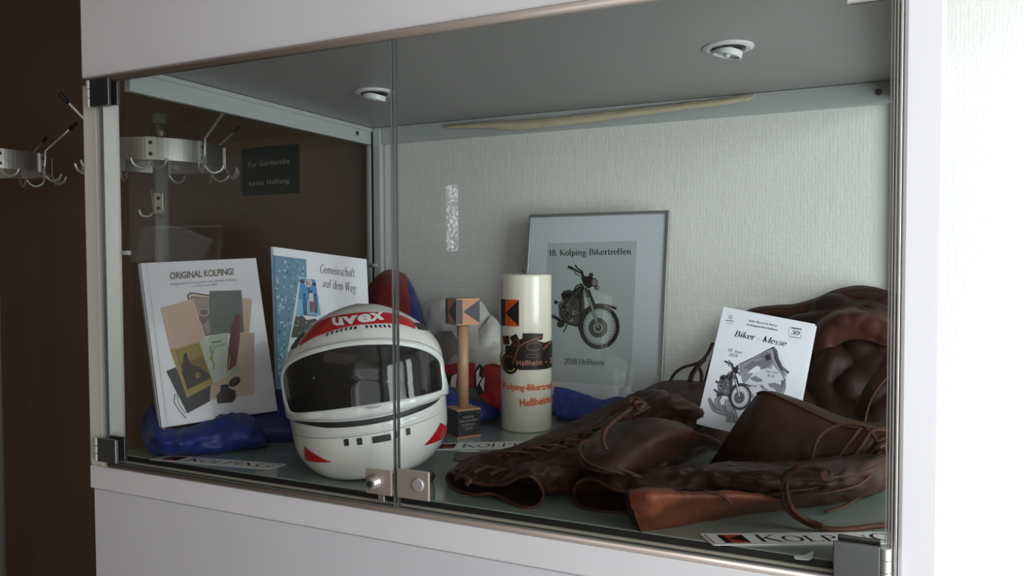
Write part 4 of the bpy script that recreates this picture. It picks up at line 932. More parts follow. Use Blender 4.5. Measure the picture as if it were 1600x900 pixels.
a.stroke('3a3a3e', [(678, 188), (742, 199)], 7, 1); serif(a, '3a3a3e', '5', (672, 232), (698, 236), 34, 1, weight=.11, thin=.05, slant=.2); a.ring('3a3a3e', 716, 224, 17, 15, 4, 1, 20); a.ring('6a6a70', 718, 224, 10, 8, 3, 1, 14); a.stroke('77777c', [(670, 248), (730, 258)], 3, 1)
# house shaped globe
a.poly('8d8e94', [(322, 430), (440, 385), (552, 322), (600, 440), (625, 500), (632, 540), (626, 600), (600, 665), (560, 690), (430, 690), (350, 560)], 0)
a.poly('c9cad0', [(400, 520), (430, 470), (470, 440), (540, 470), (550, 440), (600, 500), (622, 540), (620, 600), (596, 655), (560, 680), (440, 660), (360, 560)], 1)
for c, P_ in (('6e6f76', [(440, 390), (520, 350), (552, 420), (510, 462), (470, 470), (450, 440), (400, 470), (350, 460)]), ('4c4c52', [(495, 380), (535, 360), (540, 400), (510, 415)]), ('dcdde2', [(422, 405), (470, 392), (485, 400), (440, 415)]), ('dcdde2', [(380, 495), (430, 445), (470, 450), (462, 480), (420, 490)]),
     ('7b7c84', [(398, 525), (430, 512), (478, 535), (482, 550), (440, 552), (410, 540)]), ('7b7c84', [(460, 575), (480, 570), (500, 598), (520, 600), (510, 612), (475, 600)]), ('7b7c84', [(515, 565), (560, 560), (600, 575), (612, 555), (622, 600), (590, 650), (560, 600), (530, 590)]), ('55555c', [(605, 545), (622, 545), (620, 590), (606, 590)])):
    a.poly(c, P_, 2)
a.stroke('2a2a2e', [(322, 432), (360, 416), (440, 380), (500, 348), (552, 322)], 5, 3); a.stroke('4a4a50', [(552, 322), (572, 345), (580, 400), (610, 460), (654, 498)], 20, 3); a.stroke('1f1f22', [(545, 322), (562, 350), (568, 405), (600, 468), (640, 520)], 5, 4)
for k in range(16):
    t = k/15; x = 560+90*t+8*math.sin(t*6); y = 330+170*t; a.stroke('b4b4ba', [(x-6, y+4), (x+12, y-2)], 2.4, 4)
a.stroke('2a2a2e', [(632, 535), (632, 600), (610, 655), (575, 690)], 4, 3)
for tx, p0_, p1_ in (('Die eine', (500, 490), (585, 503)), ('Welt', (510, 518), (560, 527)), ('unser', (392, 580), (445, 588)), ('Herz', (505, 643), (552, 652))):
    if all(c in GL for c in tx): serif(a, '2e2e33', tx, p0_, p1_, 18, 4, weight=.09, thin=.045, slant=.2)
ca_, sa_ = math.cos(.06), math.sin(.06)
def TM(x, y):
    X, Y = (x-110)*.535, (y-72)*.548; return (140+X*ca_-Y*sa_+22, 398+X*sa_+Y*ca_)
motorcycle(a, TM, z=5, seed=9, dk='232326', md='66666c', lt='c4c5ca', bg='c9cad0')
# the hand under it
hp = [(112, 650), (125, 645), (150, 690), (160, 660), (185, 625), (200, 630), (190, 670), (200, 700), (225, 695), (235, 660), (250, 665), (262, 720), (300, 735), (312, 780), (300, 812), (240, 806), (238, 770), (190, 752), (150, 735), (125, 695)]
a.poly('9d9ea4', hp, 1); a.stroke('2f2f33', hp+[hp[0]], 3.5, 2)
for L_ in (((150, 690), (175, 720), (200, 735)), ((185, 650), (178, 690), (195, 720)), ((225, 700), (238, 730)), ((240, 735), (262, 760), (255, 800)), ((268, 740), (285, 770), (290, 806)), ((128, 660), (142, 700), (165, 728))): a.stroke('3a3a40', L_, 5, 2)
a.stroke('6e6e74', [(212, 705), (225, 735), (245, 765)], 9, 2); a.stroke('2f2f33', [(262, 700), (300, 740), (314, 790)], 3, 2)
a.emit(o, 'leaflet_print')

# ------------------------------------------------------------------ cloth and leather
def cloth_mat(name, rgb, rough=.55, sheen=.05): return mat(name, rgb, rough, var=.08, vscale=20, bump=.25, bscale=1200, bdist=.0003, sheen=sheen)
M_blue = cloth_mat('royal_blue_satin', (.010, .028, .19), .5)
M_navy = cloth_mat('deep_blue_satin', (.009, .017, .11), .55)
M_crim = cloth_mat('dark_red_cloth', (.22, .012, .016), .55); M_redc = cloth_mat('bright_red_cloth', (.50, .014, .014), .5)
M_wcl = cloth_mat('white_cloth', (.74, .72, .68), .7)
def leather_mat(name, rgb, rough=.5):
    m = mat(name, rgb, rough, var=.45, vscale=14, bump=.35, bscale=220, bdist=.0012, spec=.2, detail=6); return m
M_l1 = leather_mat('brown_leather', (.034, .0115, .0068), .5)
M_l2 = leather_mat('dark_brown_leather', (.022, .0080, .0052), .5)
M_l3 = leather_mat('tan_inner_leather', (.105, .030, .0135), .42)
M_l4 = leather_mat('leather_lace', (.062, .023, .0135), .6)
def sheet(name, rows, m, parent=None, amp=.004, sc=18, seed=1, nu=7, nv=7, solid=.003, keep=2, loc=None, ridge=.6, stretch=None, floor=True):
    G = wrinkle(smooth_grid(rows, nu, nv), amp, sc, seed, ridge, keep, stretch)
    if floor:
        for r in G:
            for q in r: q.z = max(q.z, ZF+.0015)
    return MB().grid(G).build(name, m, parent, smooth=True, solid=solid, loc=loc)
def Z(pts): return [onz(x, y, ZF+z) for x, y, z in pts]
def Y(pts): return [at(x, y, d_) for x, y, d_ in pts]
def blob_tube(path, name, m, parent=None, amp=.008, sc=22, seed=1, n=28, loc=None, flat=None):
    """path: list of (x, y, z-centre, half width, half height)"""
    P = crv([Vector((q[0], q[1], q[2])) for q in path], 8); W = crv([Vector((q[3], q[4], 0)) for q in path], 8); rows = []
    for i, p_ in enumerate(P):
        t = P[min(i+1, len(P)-1)]-P[max(i-1, 0)]; t.z = 0; t.normalize(); s_ = Vector((-t.y, t.x, 0)); r = []
        e_ = min(i, len(P)-1-i)/5; e_ = math.sqrt(min(1, e_*.98+.02)) if e_ < 1 else 1
        for k in range(n+1):
            a_ = 2*math.pi*(k % n)/n; d_ = s_*math.cos(a_)*W[i].x*e_+Vector((0, 0, math.sin(a_)*W[i].y*e_))
            q = p_+d_; v_ = Vector((q.x*sc+seed, q.y*sc, q.z*sc)); f_ = noise.noise(v_)+.6*(1-2*abs(noise.noise(v_*1.9)))-.3+.3*noise.noise(v_*4.1)
            q = q+d_.normalized()*amp*f_ if d_.length > 1e-9 else q; q.z = max(q.z, ZF+.0012); r.append(q)
        rows.append(r)
    return MB().grid(rows).build(name, m, parent, smooth=True, loc=loc)

# blue cloth under the left book
bl = thing('blue_satin_cloth', 'crumpled dark blue satin cloth under the leaning white hardback', 'cloth', (-.49, .10, ZF), 'blue satin cloths')
sheet('cloth_fold', [
  Z([(236, 632, .075), (225, 650, .05), (220, 675, .03), (228, 700, .012), (240, 712, .0)]),
  Z([(250, 668, .05), (246, 672, .048), (245, 690, .030), (252, 706, .012), (262, 712, .0)]),
  Z([(275, 669, .040), (275, 672, .042), (278, 690, .032), (285, 704, .014), (292, 711, .0)]),
  Z([(310, 662, .040), (310, 666, .044), (312, 682, .034), (316, 700, .014), (320, 710, .0)]),
  Z([(345, 646, .055), (345, 653, .055), (342, 674, .038), (345, 697, .014), (348, 708, .0)]),
  Z([(375, 644, .055), (376, 652, .055), (372, 672, .040), (374, 692, .018), (378, 703, .0)]),
  Z([(395, 652, .05), (397, 660, .045), (395, 676, .032), (398, 690, .018), (404, 700, .0)]),
  Z([(412, 672, .02), (414, 676, .020), (414, 682, .016), (416, 690, .010), (420, 696, .0)])], M_blue, bl, amp=.007, sc=26, seed=4, keep=2)
sheet('cloth_fold', [
  Z([(236, 640, .06), (252, 655, .03), (300, 664, .01)]), Z([(236, 632, .075), (246, 650, .045), (275, 660, .02)])], M_navy, bl, amp=.003, sc=20, seed=9)
blob_tube([(-.545, .13, .035, .03, .025), (-.50, .17, .035, .05, .03), (-.44, .21, .03, .05, .03), (-.36, .24, .03, .05, .035)], 'cloth_fold', M_navy, bl, seed=3)
bl2 = blob_tube([(-.47, .30, .045, .04, .035), (-.40, .27, .055, .055, .05), (-.33, .26, .055, .05, .05), (-.28, .33, .045, .05, .04)], 'blue_satin_cloth', M_navy, seed=12, amp=.012, loc=(-.38, .28, ZF))
props(bl2, 'deep blue crumpled cloth heap just behind the helmet by the second book', 'cloth', 'blue satin cloths')
# blue cloth right of the candle
bl3 = thing('blue_satin_cloth', 'bright blue satin cloth rolled before the framed poster, right of the candle', 'cloth', (.03, .52, ZF), 'blue satin cloths')
sheet('cloth_fold', [
  Y([(866, 604, 0.625), (866, 616, 0.600), (866, 634, 0.580), (868, 650, 0.570)])+Z([(872, 656, .0)]),
  Y([(882, 606, 0.625), (880, 620, 0.600), (880, 638, 0.580), (884, 653, 0.570)])+Z([(888, 659, .0)]),
  Y([(902, 612, 0.625), (900, 624, 0.600), (900, 640, 0.580), (904, 654, 0.570)])+Z([(908, 660, .0)]),
  Y([(922, 619, 0.625), (922, 628, 0.600), (925, 642, 0.580), (928, 655, 0.570)])+Z([(930, 660, .0)]),
  Y([(942, 624, 0.625), (942, 632, 0.600), (948, 644, 0.580), (950, 653, 0.570)])+Z([(952, 657, .0)]),
  Y([(962, 620, 0.625), (962, 630, 0.600), (968, 640, 0.580), (970, 648, 0.570)])+Z([(972, 652, .0)]),
  Y([(990, 622, 0.625), (990, 630, 0.600), (992, 638, 0.580), (994, 645, 0.570)])+Z([(996, 648, .0)]),
  ], M_blue, bl3, amp=.005, sc=26, seed=21, keep=1)

# racing jersey heap behind the helmet and trophy
jr = thing('racing_jersey', 'crumpled red, white and blue racing jersey heaped behind the helmet', 'jersey', (-.30, .60, ZF))
Yb = .70
sheet('red_sleeve', [
  Y([(570, 520, .60), (572, 470, .62), (576, 450, .68), (590, 440, .70)]),
  Y([(585, 530, .56), (586, 470, .57), (588, 440, .62), (596, 428, .69)]),
  Y([(605, 535, .55), (605, 470, .56), (606, 436, .61), (608, 423, .69)]),
  Y([(622, 540, .55), (624, 480, .56), (624, 440, .61), (622, 425, .69)]),
  Y([(640, 545, .56), (641, 490, .565), (637, 450, .62), (632, 430, .69)])], M_crim, jr, amp=.006, sc=16, seed=2)
sheet('blue_side', [
  Y([(638, 545, .565), (639, 490, .57), (636, 450, .625), (631, 429, .69)]),
  Y([(650, 545, .58), (651, 500, .58), (646, 462, .63), (640, 442, .70)]),
  Y([(664, 548, .62), (662, 510, .63), (656, 480, .66), (648, 458, .71)])], M_blue, jr, amp=.004, sc=18, seed=3)
sheet('white_body', [
  Y([(655, 478, .71), (662, 500, .67), (668, 530, .62), (680, 552, .60), (688, 585, .60)]),
  Y([(672, 470, .71), (680, 495, .66), (688, 530, .61), (698, 560, .585), (700, 590, .59)]),
  Y([(695, 466, .71), (702, 495, .655), (708, 530, .60), (715, 560, .575), (715, 592, .58)]),
  Y([(725, 466, .72), (725, 495, .66), (728, 530, .605), (735, 560, .57), (730, 588, .57)]),
  Y([(752, 470, .725), (750, 500, .67), (752, 535, .61), (755, 560, .575), (748, 575, .56)]),
  Y([(767, 494, .725), (766, 512, .68), (772, 540, .62), (775, 560, .58), (765, 568, .56)]),
  Y([(780, 520, .72), (785, 535, .68), (792, 550, .63), (795, 560, .59), (795, 572, .57)])], M_wcl, jr, amp=.009, sc=11, seed=8, ridge=.75)
sheet('collar_fold', [
  Y([(768, 492, .70), (758, 505, .655), (745, 520, .63), (735, 535, .61)]),
  Y([(778, 502, .69), (770, 515, .64), (758, 530, .61), (742, 548, .59)]),
  Y([(786, 520, .69), (780, 535, .65), (768, 548, .61), (752, 560, .58)])], M_wcl, jr, amp=.004, sc=14, seed=18)
sheet('grey_panel', [
  Y([(672, 545, .60), (678, 528, .60), (690, 519, .61), (706, 517, .60)]),
  Y([(682, 562, .585), (690, 546, .58), (700, 538, .58), (716, 534, .59)]),
  Y([(692, 572, .58), (700, 562, .57), (708, 555, .57), (720, 548, .58)])], cloth_mat('grey_cloth', (.22, .20, .19), .7), jr, amp=.004, sc=18, seed=6)
sheet('red_panel', [
  Y([(688, 572, .575), (705, 570, .56), (722, 568, .555), (742, 568, .555)]),
  Y([(690, 592, .56), (708, 590, .54), (724, 588, .535), (742, 588, .54)]),
  Y([(692, 608, .555), (710, 607, .53), (726, 606, .53), (742, 606, .535)])], M_redc, jr, amp=.005, sc=18, seed=7)
sheet('red_panel', [
  Y([(738, 575, .575), (742, 592, .55), (745, 608, .53), (752, 622, .52)]),
  Y([(750, 568, .575), (755, 590, .54), (758, 612, .52), (764, 632, .515)]),
  Y([(770, 566, .575), (774, 590, .535), (776, 615, .515), (780, 640, .515)]),
  Y([(800, 570, .575), (802, 595, .54), (802, 620, .52), (802, 645, .52)])], M_redc, jr, amp=.007, sc=16, seed=17)
def strip(name, m, P, d_=.512):   # zigzag appliques on the red panel
    mb = MB(); mb.add([at(x, y, d_) for x, y in P], [tuple(range(len(P)))]); return mb.build(name, m, jr, solid=.0012)
M_bcl = cloth_mat('black_cloth', (.02, .018, .02), .7)
strip('black_flash', M_bcl, [(743, 578), (750, 568), (756, 576), (752, 590), (760, 588), (757, 612), (748, 618), (742, 604)])
strip('white_flash', M_wcl, [(744, 582), (750, 574), (748, 588), (753, 590), (745, 604)], .5105)
strip('white_flash', M_wcl, [(754, 592), (758, 588), (756, 612), (750, 600)], .5105)
strip('black_flash', M_bcl, [(697, 585), (712, 586), (705, 604), (700, 600)], .528)
strip('white_flash', M_wcl, [(706, 588), (714, 584), (712, 606), (704, 604)], .526)
blob_tube([(-.30, .53, .035, .05, .03), (-.25, .50, .045, .05, .04), (-.20, .475, .040, .045, .035), (-.15, .50, .03, .04, .025), (-.13, .55, .025, .04, .02)], 'blue_hem', M_blue, jr, seed=31, amp=.008)
blob_tube([(-.13, .57, .05, .04, .045), (-.10, .60, .06, .06, .055), (-.05, .64, .05, .06, .045)], 'red_hem', M_redc, jr, seed=33, amp=.006)

# ---- leather leggings
ch = thing('leather_leggings', 'brown leather lace-up leggings spread along the front of the shelf', 'leggings', (.30, .22, ZF))
L1 = [
  Z([(697, 748, .006), (703, 738, .022), (716, 742, .028), (735, 752, .026), (760, 757, .026), (790, 756, .034), (815, 744, .050), (836, 748, .048), (847, 770, .016)]),
  Z([(704, 738, .010), (716, 732, .032), (735, 733, .036), (755, 738, .036), (780, 740, .038), (806, 736, .048), (828, 733, .055), (852, 741, .050), (880, 772, .006)]),
  Z([(730, 719, .012), (742, 715, .036), (762, 714, .046), (786, 717, .046), (812, 718, .048), (838, 718, .052), (865, 723, .052), (900, 738, .042), (935, 772, .004)]),
  Z([(778, 706, .012), (795, 704, .040), (818, 702, .052), (845, 702, .055), (870, 704, .058), (900, 709, .058), (930, 716, .054), (960, 733, .040), (992, 756, .004)]),
  Z([(850, 682, .014), (868, 674, .048), (890, 675, .060), (915, 679, .065), (942, 683, .066), (970, 688, .064), (1000, 696, .058), (1030, 712, .038), (1056, 728, .004)]),
  Z([(918, 652, .020), (935, 643, .060), (955, 645, .075), (975, 650, .078), (1000, 655, .078), (1028, 658, .076), (1056, 661, .070), (1090, 676, .045), (1122, 694, .004)]),
  Z([(985, 622, .05), (1000, 612, .092), (1020, 612, .105), (1040, 616, .110), (1060, 622, .108), (1080, 632, .10), (1098, 642, .085), (1120, 660, .05), (1140, 682, .004)]),
  Z([(985, 624, .03), (1000, 618, .05), (1016, 618, .05), (1042, 622, .05), (1056, 626, .05), (1082, 638, .045), (1102, 648, .035), (1126, 664, .02), (1146, 682, .004)])]
sheet('left_leg', L1, M_l1, ch, amp=.0075, sc=26, seed=41, nu=10, nv=10, keep=3, ridge=.75)
# lower lip of the left cuff
sheet('cuff_lip', [
  Z([(697, 746, .006), (706, 760, .001), (722, 768, .001), (745, 772, .004), (768, 770, .008), (790, 780, .004), (815, 791, .001), (836, 791, .002), (848, 772, .016)]),
  Z([(704, 744, .010), (716, 756, .001), (735, 762, .001), (755, 764, .001), (780, 764, .001), (800, 770, .001), (820, 778, .001), (838, 778, .001), (850, 764, .012)]),
  Z([(716, 738, .004), (730, 744, .001), (745, 748, .001), (765, 750, .001), (785, 750, .001), (805, 752, .001), (825, 756, .001), (842, 758, .001), (855, 750, .004)])], M_l2, ch, amp=.001, sc=20, seed=2)
rim = crv(Z([(697, 748, .008), (703, 738, .023), (716, 742, .029), (735, 752, .027), (760, 757, .027), (790, 756, .035), (815, 744, .051), (836, 748, .049), (849, 772, .017), (838, 791, .003), (815, 792, .002), (790, 781, .005), (768, 771, .009), (745, 773, .005), (722, 769, .002), (706, 761, .003), (697, 748, .008)]), 5)
MB().tube(rim, .0022, 8, flat=1).build('cuff_rim', M_l4, ch, smooth=True)
# far left part: belt end behind the card
sheet('waist_panel', [
  Y([(1000, 640, .46), (1000, 625, .50), (1006, 611, .56), (1015, 606, .60)]),
  Y([(1030, 660, .45), (1028, 630, .50), (1032, 606, .57), (1036, 598, .62)]),
  Y([(1065, 672, .44), (1062, 635, .50), (1064, 606, .58), (1064, 596, .63)]),
  Y([(1105, 690, .45), (1102, 640, .51), (1102, 608, .59), (1102, 598, .64)]),
  Y([(1150, 710, .47), (1150, 650, .53), (1148, 610, .60), (1148, 590, .65)])], M_l1, ch, amp=.006, sc=12, seed=51, floor=True)
# loose flap over the leg, with a turned-down front edge
sheet('flap', [
  Z([(905, 722, .060), (912, 700, .068), (925, 684, .074), (950, 668, .084), (985, 660, .092), (1020, 656, .098), (1060, 662, .092)]),
  Z([(918, 734, .058), (928, 712, .070), (945, 696, .078), (970, 682, .086), (1005, 672, .094), (1040, 668, .096), (1085, 674, .084)]),
  Z([(945, 740, .055), (958, 722, .068), (976, 708, .076), (1000, 696, .082), (1030, 686, .086), (1068, 680, .082), (1110, 682, .066)]),
  Z([(975, 744, .048), (990, 730, .058), (1010, 718, .062), (1035, 705, .066), (1062, 694, .066), (1095, 688, .060), (1125, 690, .044)]),
  Z([(998, 748, .030), (1010, 742, .034), (1028, 731, .036), (1050, 716, .036), (1072, 702, .036), (1100, 694, .034), (1128, 698, .020)])], M_l1, ch, amp=.0035, sc=15, seed=61, ridge=.3)
# right leg: opening, top sheet, bottom
sheet('right_leg', [
  Z([(897, 770, .010), (901, 757, .032), (915, 750, .040), (935, 752, .044), (952, 762, .044), (975, 768, .044), (996, 768, .046), (1010, 775, .040)]),
  Z([(905, 762, .010), (925, 747, .034), (945, 743, .046), (965, 748, .050), (985, 755, .050), (1010, 760, .050), (1030, 764, .050), (1050, 772, .042)]),
  Z([(940, 750, .010), (965, 739, .036), (990, 737, .050), (1015, 742, .056), (1040, 748, .056), (1065, 755, .054), (1090, 762, .050), (1110, 772, .040)]),
  Z([(985, 745, .010), (1015, 733, .040), (1045, 733, .056), (1070, 738, .062), (1100, 744, .064), (1125, 752, .062), (1150, 760, .056), (1170, 772, .042)]),
  Z([(1045, 742, .010), (1075, 730, .044), (1105, 732, .062), (1135, 738, .070), (1165, 744, .072), (1190, 752, .070), (1215, 762, .062), (1230, 778, .040)]),
  Z([(1110, 740, .010), (1150, 725, .05), (1185, 730, .068), (1215, 735, .076), (1245, 742, .078), (1270, 752, .072), (1290, 764, .058), (1300, 785, .008)]),
  Z([(1200, 740, .010), (1240, 720, .05), (1275, 725, .072), (1305, 730, .078), (1325, 738, .078), (1345, 745, .070), (1355, 758, .050), (1362, 775, .008)]),
  Z([(1290, 730, .010), (1320, 708, .05), (1350, 705, .072), (1372, 708, .078), (1390, 712, .078), (1400, 720, .066), (1404, 735, .045), (1408, 750, .008)])], M_l1, ch, amp=.0075, sc=24, seed=71, nu=9, nv=9, ridge=.75)
sheet('cuff_lip', [
  Z([(897, 772, .012), (905, 790, .002), (930, 797, .001), (960, 799, .001), (988, 802, .001)]),
  Z([(905, 765, .008), (922, 778, .001), (945, 782, .001), (968, 785, .001), (992, 788, .001)]),
  Z([(918, 756, .008), (940, 764, .001), (960, 768, .001), (980, 770, .001), (1000, 772, .001)])], M_l2, ch, amp=.001, seed=3)
MB().tube(crv(Z([(897, 774, .010), (899, 758, .032), (914, 750, .041), (935, 752, .045), (952, 762, .045), (975, 768, .045), (996, 768, .047)]), 5), .0020, 8).build('cuff_rim', M_l4, ch, smooth=True)
MB().tube(crv(Z([(897, 774, .010), (904, 790, .003), (930, 797, .002), (960, 800, .002), (990, 803, .002)]), 5), .0018, 8).build('cuff_rim', M_l4, ch, smooth=True)
# turned back tan cuff
tan = sheet('turned_cuff', [
  Z([(986, 768, .050), (1010, 765, .055), (1040, 767, .056), (1075, 770, .056), (1110, 769, .056), (1150, 770, .054), (1190, 774, .048), (1225, 780, .040)]),
  Z([(984, 776, .050), (1010, 776, .054), (1042, 776, .054), (1076, 777, .053), (1112, 777, .052), (1150, 777, .050), (1188, 779, .044), (1225, 785, .034)]),
  Z([(990, 800, .030), (1016, 800, .032), (1048, 797, .032), (1082, 794, .032), (1116, 791, .031), (1152, 789, .029), (1190, 788, .024), (1226, 790, .020)]),
  Z([(999, 826, .004), (1025, 823, .004), (1058, 818, .004), (1090, 812, .004), (1122, 807, .004), (1158, 801, .004), (1195, 796, .003), (1230, 794, .003)]),
  Z([(1002, 829, .000), (1030, 826, .0), (1060, 821, .0), (1095, 815, .0), (1126, 810, .0), (1160, 804, .0), (1196, 799, .0), (1230, 796, .0)])], M_l3, ch, amp=.0025, sc=34, seed=81, ridge=.5, keep=1)
MB().tube(crv(Z([(990, 797, .034), (1040, 794, .035), (1090, 790, .035), (1140, 787, .033), (1180, 785, .030)]), 5), .0009, 6).build('seam', M_l2, tan, smooth=True)
sheet('cuff_lining', [Z([(984, 770, .050), (986, 778, .048), (992, 802, .028), (1001, 829, .0)]), Z([(978, 770, .040), (980, 778, .030), (984, 800, .012), (990, 815, .0)])], M_l2, ch, amp=.0005, seed=4)
# lower body right of the tan cuff running to the frame
sheet('leg_side', [
  Z([(1188, 776, .046), (1190, 784, .030), (1194, 792, .012), (1200, 800, .0)]),
  Z([(1225, 770, .058), (1230, 780, .040), (1238, 788, .020), (1245, 794, .0)]),
  Z([(1270, 764, .062), (1278, 774, .042), (1284, 782, .020), (1290, 789, .0)]),
  Z([(1312, 752, .066), (1322, 762, .044), (1328, 770, .022), (1334, 777, .0)]),
  Z([(1350, 730, .072), (1358, 742, .048), (1364, 752, .024), (1370, 760, .0)]),
  Z([(1385, 700, .085), (1392, 715, .056), (1398, 728, .028), (1402, 738, .0)])], M_l1, ch, amp=.005, sc=18, seed=91, ridge=.6)
# folded upright panel
fp = [
  Y([(1183, 616, .300), (1168, 634, .285), (1150, 660, .268), (1128, 695, .262), (1110, 722, .275), (1092, 738, .290)]),
  Y([(1196, 613, .290), (1186, 634, .268), (1172, 664, .246), (1158, 700, .238), (1150, 732, .240), (1148, 752, .238)]),
  Y([(1220, 622, .282), (1214, 644, .258), (1204, 672, .236), (1196, 708, .226), (1194, 742, .226), (1194, 764, .226)]),
  Y([(1252, 637, .275), (1248, 658, .252), (1242, 684, .232), (1236, 715, .224), (1236, 745, .226), (1236, 766, .222)]),
  Y([(1288, 654, .268), (1284, 672, .248), (1280, 696, .232), (1276, 722, .226), (1276, 746, .230), (1278, 764, .230)]),
  Y([(1322, 667, .262), (1320, 684, .246), (1318, 704, .236), (1316, 726, .234), (1318, 744, .240), (1322, 756, .244)]),
  Y([(1356, 670, .262), (1356, 686, .250), (1354, 704, .244), (1354, 720, .246), (1358, 735, .254), (1362, 744, .262)]),
  Y([(1396, 668, .270), (1396, 682, .262), (1396, 698, .262), (1396, 712, .268), (1398, 722, .278), (1400, 730, .290)])]
sheet('folded_panel', fp, M_l1, ch, amp=.0045, sc=9, seed=101, ridge=.35, nu=8, nv=8, solid=.004)
sheet('folded_panel', [
  Y([(1183, 616, .300), (1196, 613, .290), (1220, 622, .282), (1252, 637, .275), (1288, 654, .268), (1322, 667, .262), (1356, 670, .262), (1396, 668, .270)]),
  Y([(1190, 618, .330), (1205, 614, .325), (1232, 620, .320), (1268, 633, .315), (1305, 648, .312), (1338, 658, .310), (1368, 660, .312), (1396, 655, .320)]),
  Y([(1188, 650, .40), (1205, 650, .40), (1232, 655, .40), (1268, 662, .40), (1305, 668, .40), (1338, 672, .40), (1368, 672, .40), (1396, 670, .40)])], M_l1, ch, amp=.003, sc=12, seed=111, ridge=.4)
MB().tube(crv([p_[0]+Vector((0, -.001, .001)) for p_ in fp], 5), .0018, 8).build('panel_edge', M_l4, ch, smooth=True)
# laces
def lace(pts, r=.0030, par=ch, flat=.7, name='lace', m=None): return MB().tube(crv([onz(q[0], q[1], ZF+q[2]) for q in pts], 7), r, 8, flat=flat).build(name, m or M_l4, par, smooth=True)
lace([(1040, 724, .052), (1000, 742, .040), (962, 738, .058), (925, 726, .066), (908, 712, .072), (906, 696, .078), (918, 688, .082), (930, 690, .080)], .0028)
lace([(985, 742, .062), (1000, 744, .060), (960, 730, .072)], .0022)
lace([(948, 702, .085), (942, 690, .092), (946, 672, .10), (962, 656, .105), (984, 640, .108), (996, 630, .110)], .0032)
lace([(1010, 634, .108), (992, 622, .116), (984, 628, .112), (998, 640, .108), (1006, 630, .112), (990, 630, .116)], .0042)
lace([(1008, 636, .108), (985, 646, .10), (965, 656, .092), (955, 668, .086), (962, 674, .082)], .0028)
lace([(980, 632, .104), (990, 650, .095), (1000, 664, .088), (1012, 675, .086)], .0024)
lace([(994, 626, .108), (975, 634, .102), (950, 650, .088), (930, 664, .078), (900, 676, .072), (870, 686, .064), (838, 698, .056), (810, 708, .050), (786, 712, .048), (765, 712, .044)], .0026)
lace([(1014, 636, .10), (1000, 644, .096), (984, 650, .092), (972, 654, .088)], .0030)
for k, (x, y) in enumerate(((795, 708), (822, 702), (850, 698), (880, 690), (908, 680), (930, 672), (955, 664))):
    lace([(x-12, y+6, .050), (x+2, y-2, .062+k*.002), (x+26, y-1, .060+k*.002), (x+40, y+6, .056)], .0028)
for x, y in ((740, 738), (765, 742), (800, 730)): lace([(x, y, .040), (x+18, y-8, .044), (x+34, y-7, .042), (x+46, y-2, .038)], .0034)
lace([(712, 748, .028), (724, 744, .034), (734, 750, .034), (728, 758, .028)], .0034, name='cuff_tie')
# laces over the right cuff and beside the frame
def yl(pts, r=.0032, m=None, par=ch): return MB().tube(crv([at(*q) for q in pts], 7), r, 8, flat=.75).build('lace', m or M_l4, par, smooth=True)
lace([(1100, 768, .058), (1118, 770, .058), (1132, 776, .054), (1142, 786, .046)], .0030)
lace([(1050, 764, .058), (1068, 770, .058), (1080, 778, .052)], .0024)
yl([(1266, 728, .215), (1272, 700, .215), (1282, 680, .222), (1300, 668, .228), (1325, 662, .230), (1352, 666, .232), (1378, 672, .24), (1400, 676, .25)])
yl([(1298, 738, .205), (1318, 728, .205), (1336, 710, .208), (1350, 690, .214), (1362, 674, .222), (1380, 672, .23), (1400, 678, .235)], .0040)
yl([(1300, 725, .212), (1316, 705, .214), (1332, 684, .218), (1344, 669, .224)], .0034)
yl([(1345, 722, .212), (1360, 702, .214), (1374, 685, .216), (1388, 680, .218), (1400, 690, .22)])
yl([(1352, 668, .225), (1368, 684, .216), (1372, 700, .212), (1366, 716, .212), (1380, 722, .212), (1402, 712, .218)], .0034)
yl([(1366, 700, .21), (1382, 690, .208), (1402, 684, .21)])
yl([(1370, 735, .21), (1384, 712, .208), (1392, 690, .206), (1402, 680, .206)], .0028)
yl([(1340, 738, .208), (1362, 725, .206), (1382, 706, .204), (1402, 700, .204)], .0026)
# the big free loop lying on the glass
lp_ = [(1405, 818, .004), (1365, 822, .004), (1320, 827, .004), (1280, 824, .006), (1250, 812, .012), (1230, 795, .030), (1222, 770, .055), (1224, 748, .075), (1240, 734, .088), (1262, 732, .090), (1282, 738, .086), (1292, 744, .082)]
lace(lp_, .0040, flat=.8)
lace([(x+7, y-4+(2 if k < 4 else 0), z+.004) for k, (x, y, z) in enumerate(lp_[3:-1])], .0036, flat=.8)
lace([(1284, 734, .094), (1296, 738, .092), (1292, 746, .088), (1282, 742, .092), (1290, 736, .096)], .0044, name='lace_knot')
lace([(1228, 770, .052), (1260, 772, .056), (1300, 768, .058), (1340, 758, .062), (1362, 740, .068)], .0022)
lace([(1290, 800, .006), (1320, 790, .010), (1350, 772, .020), (1372, 756, .03)], .0022)

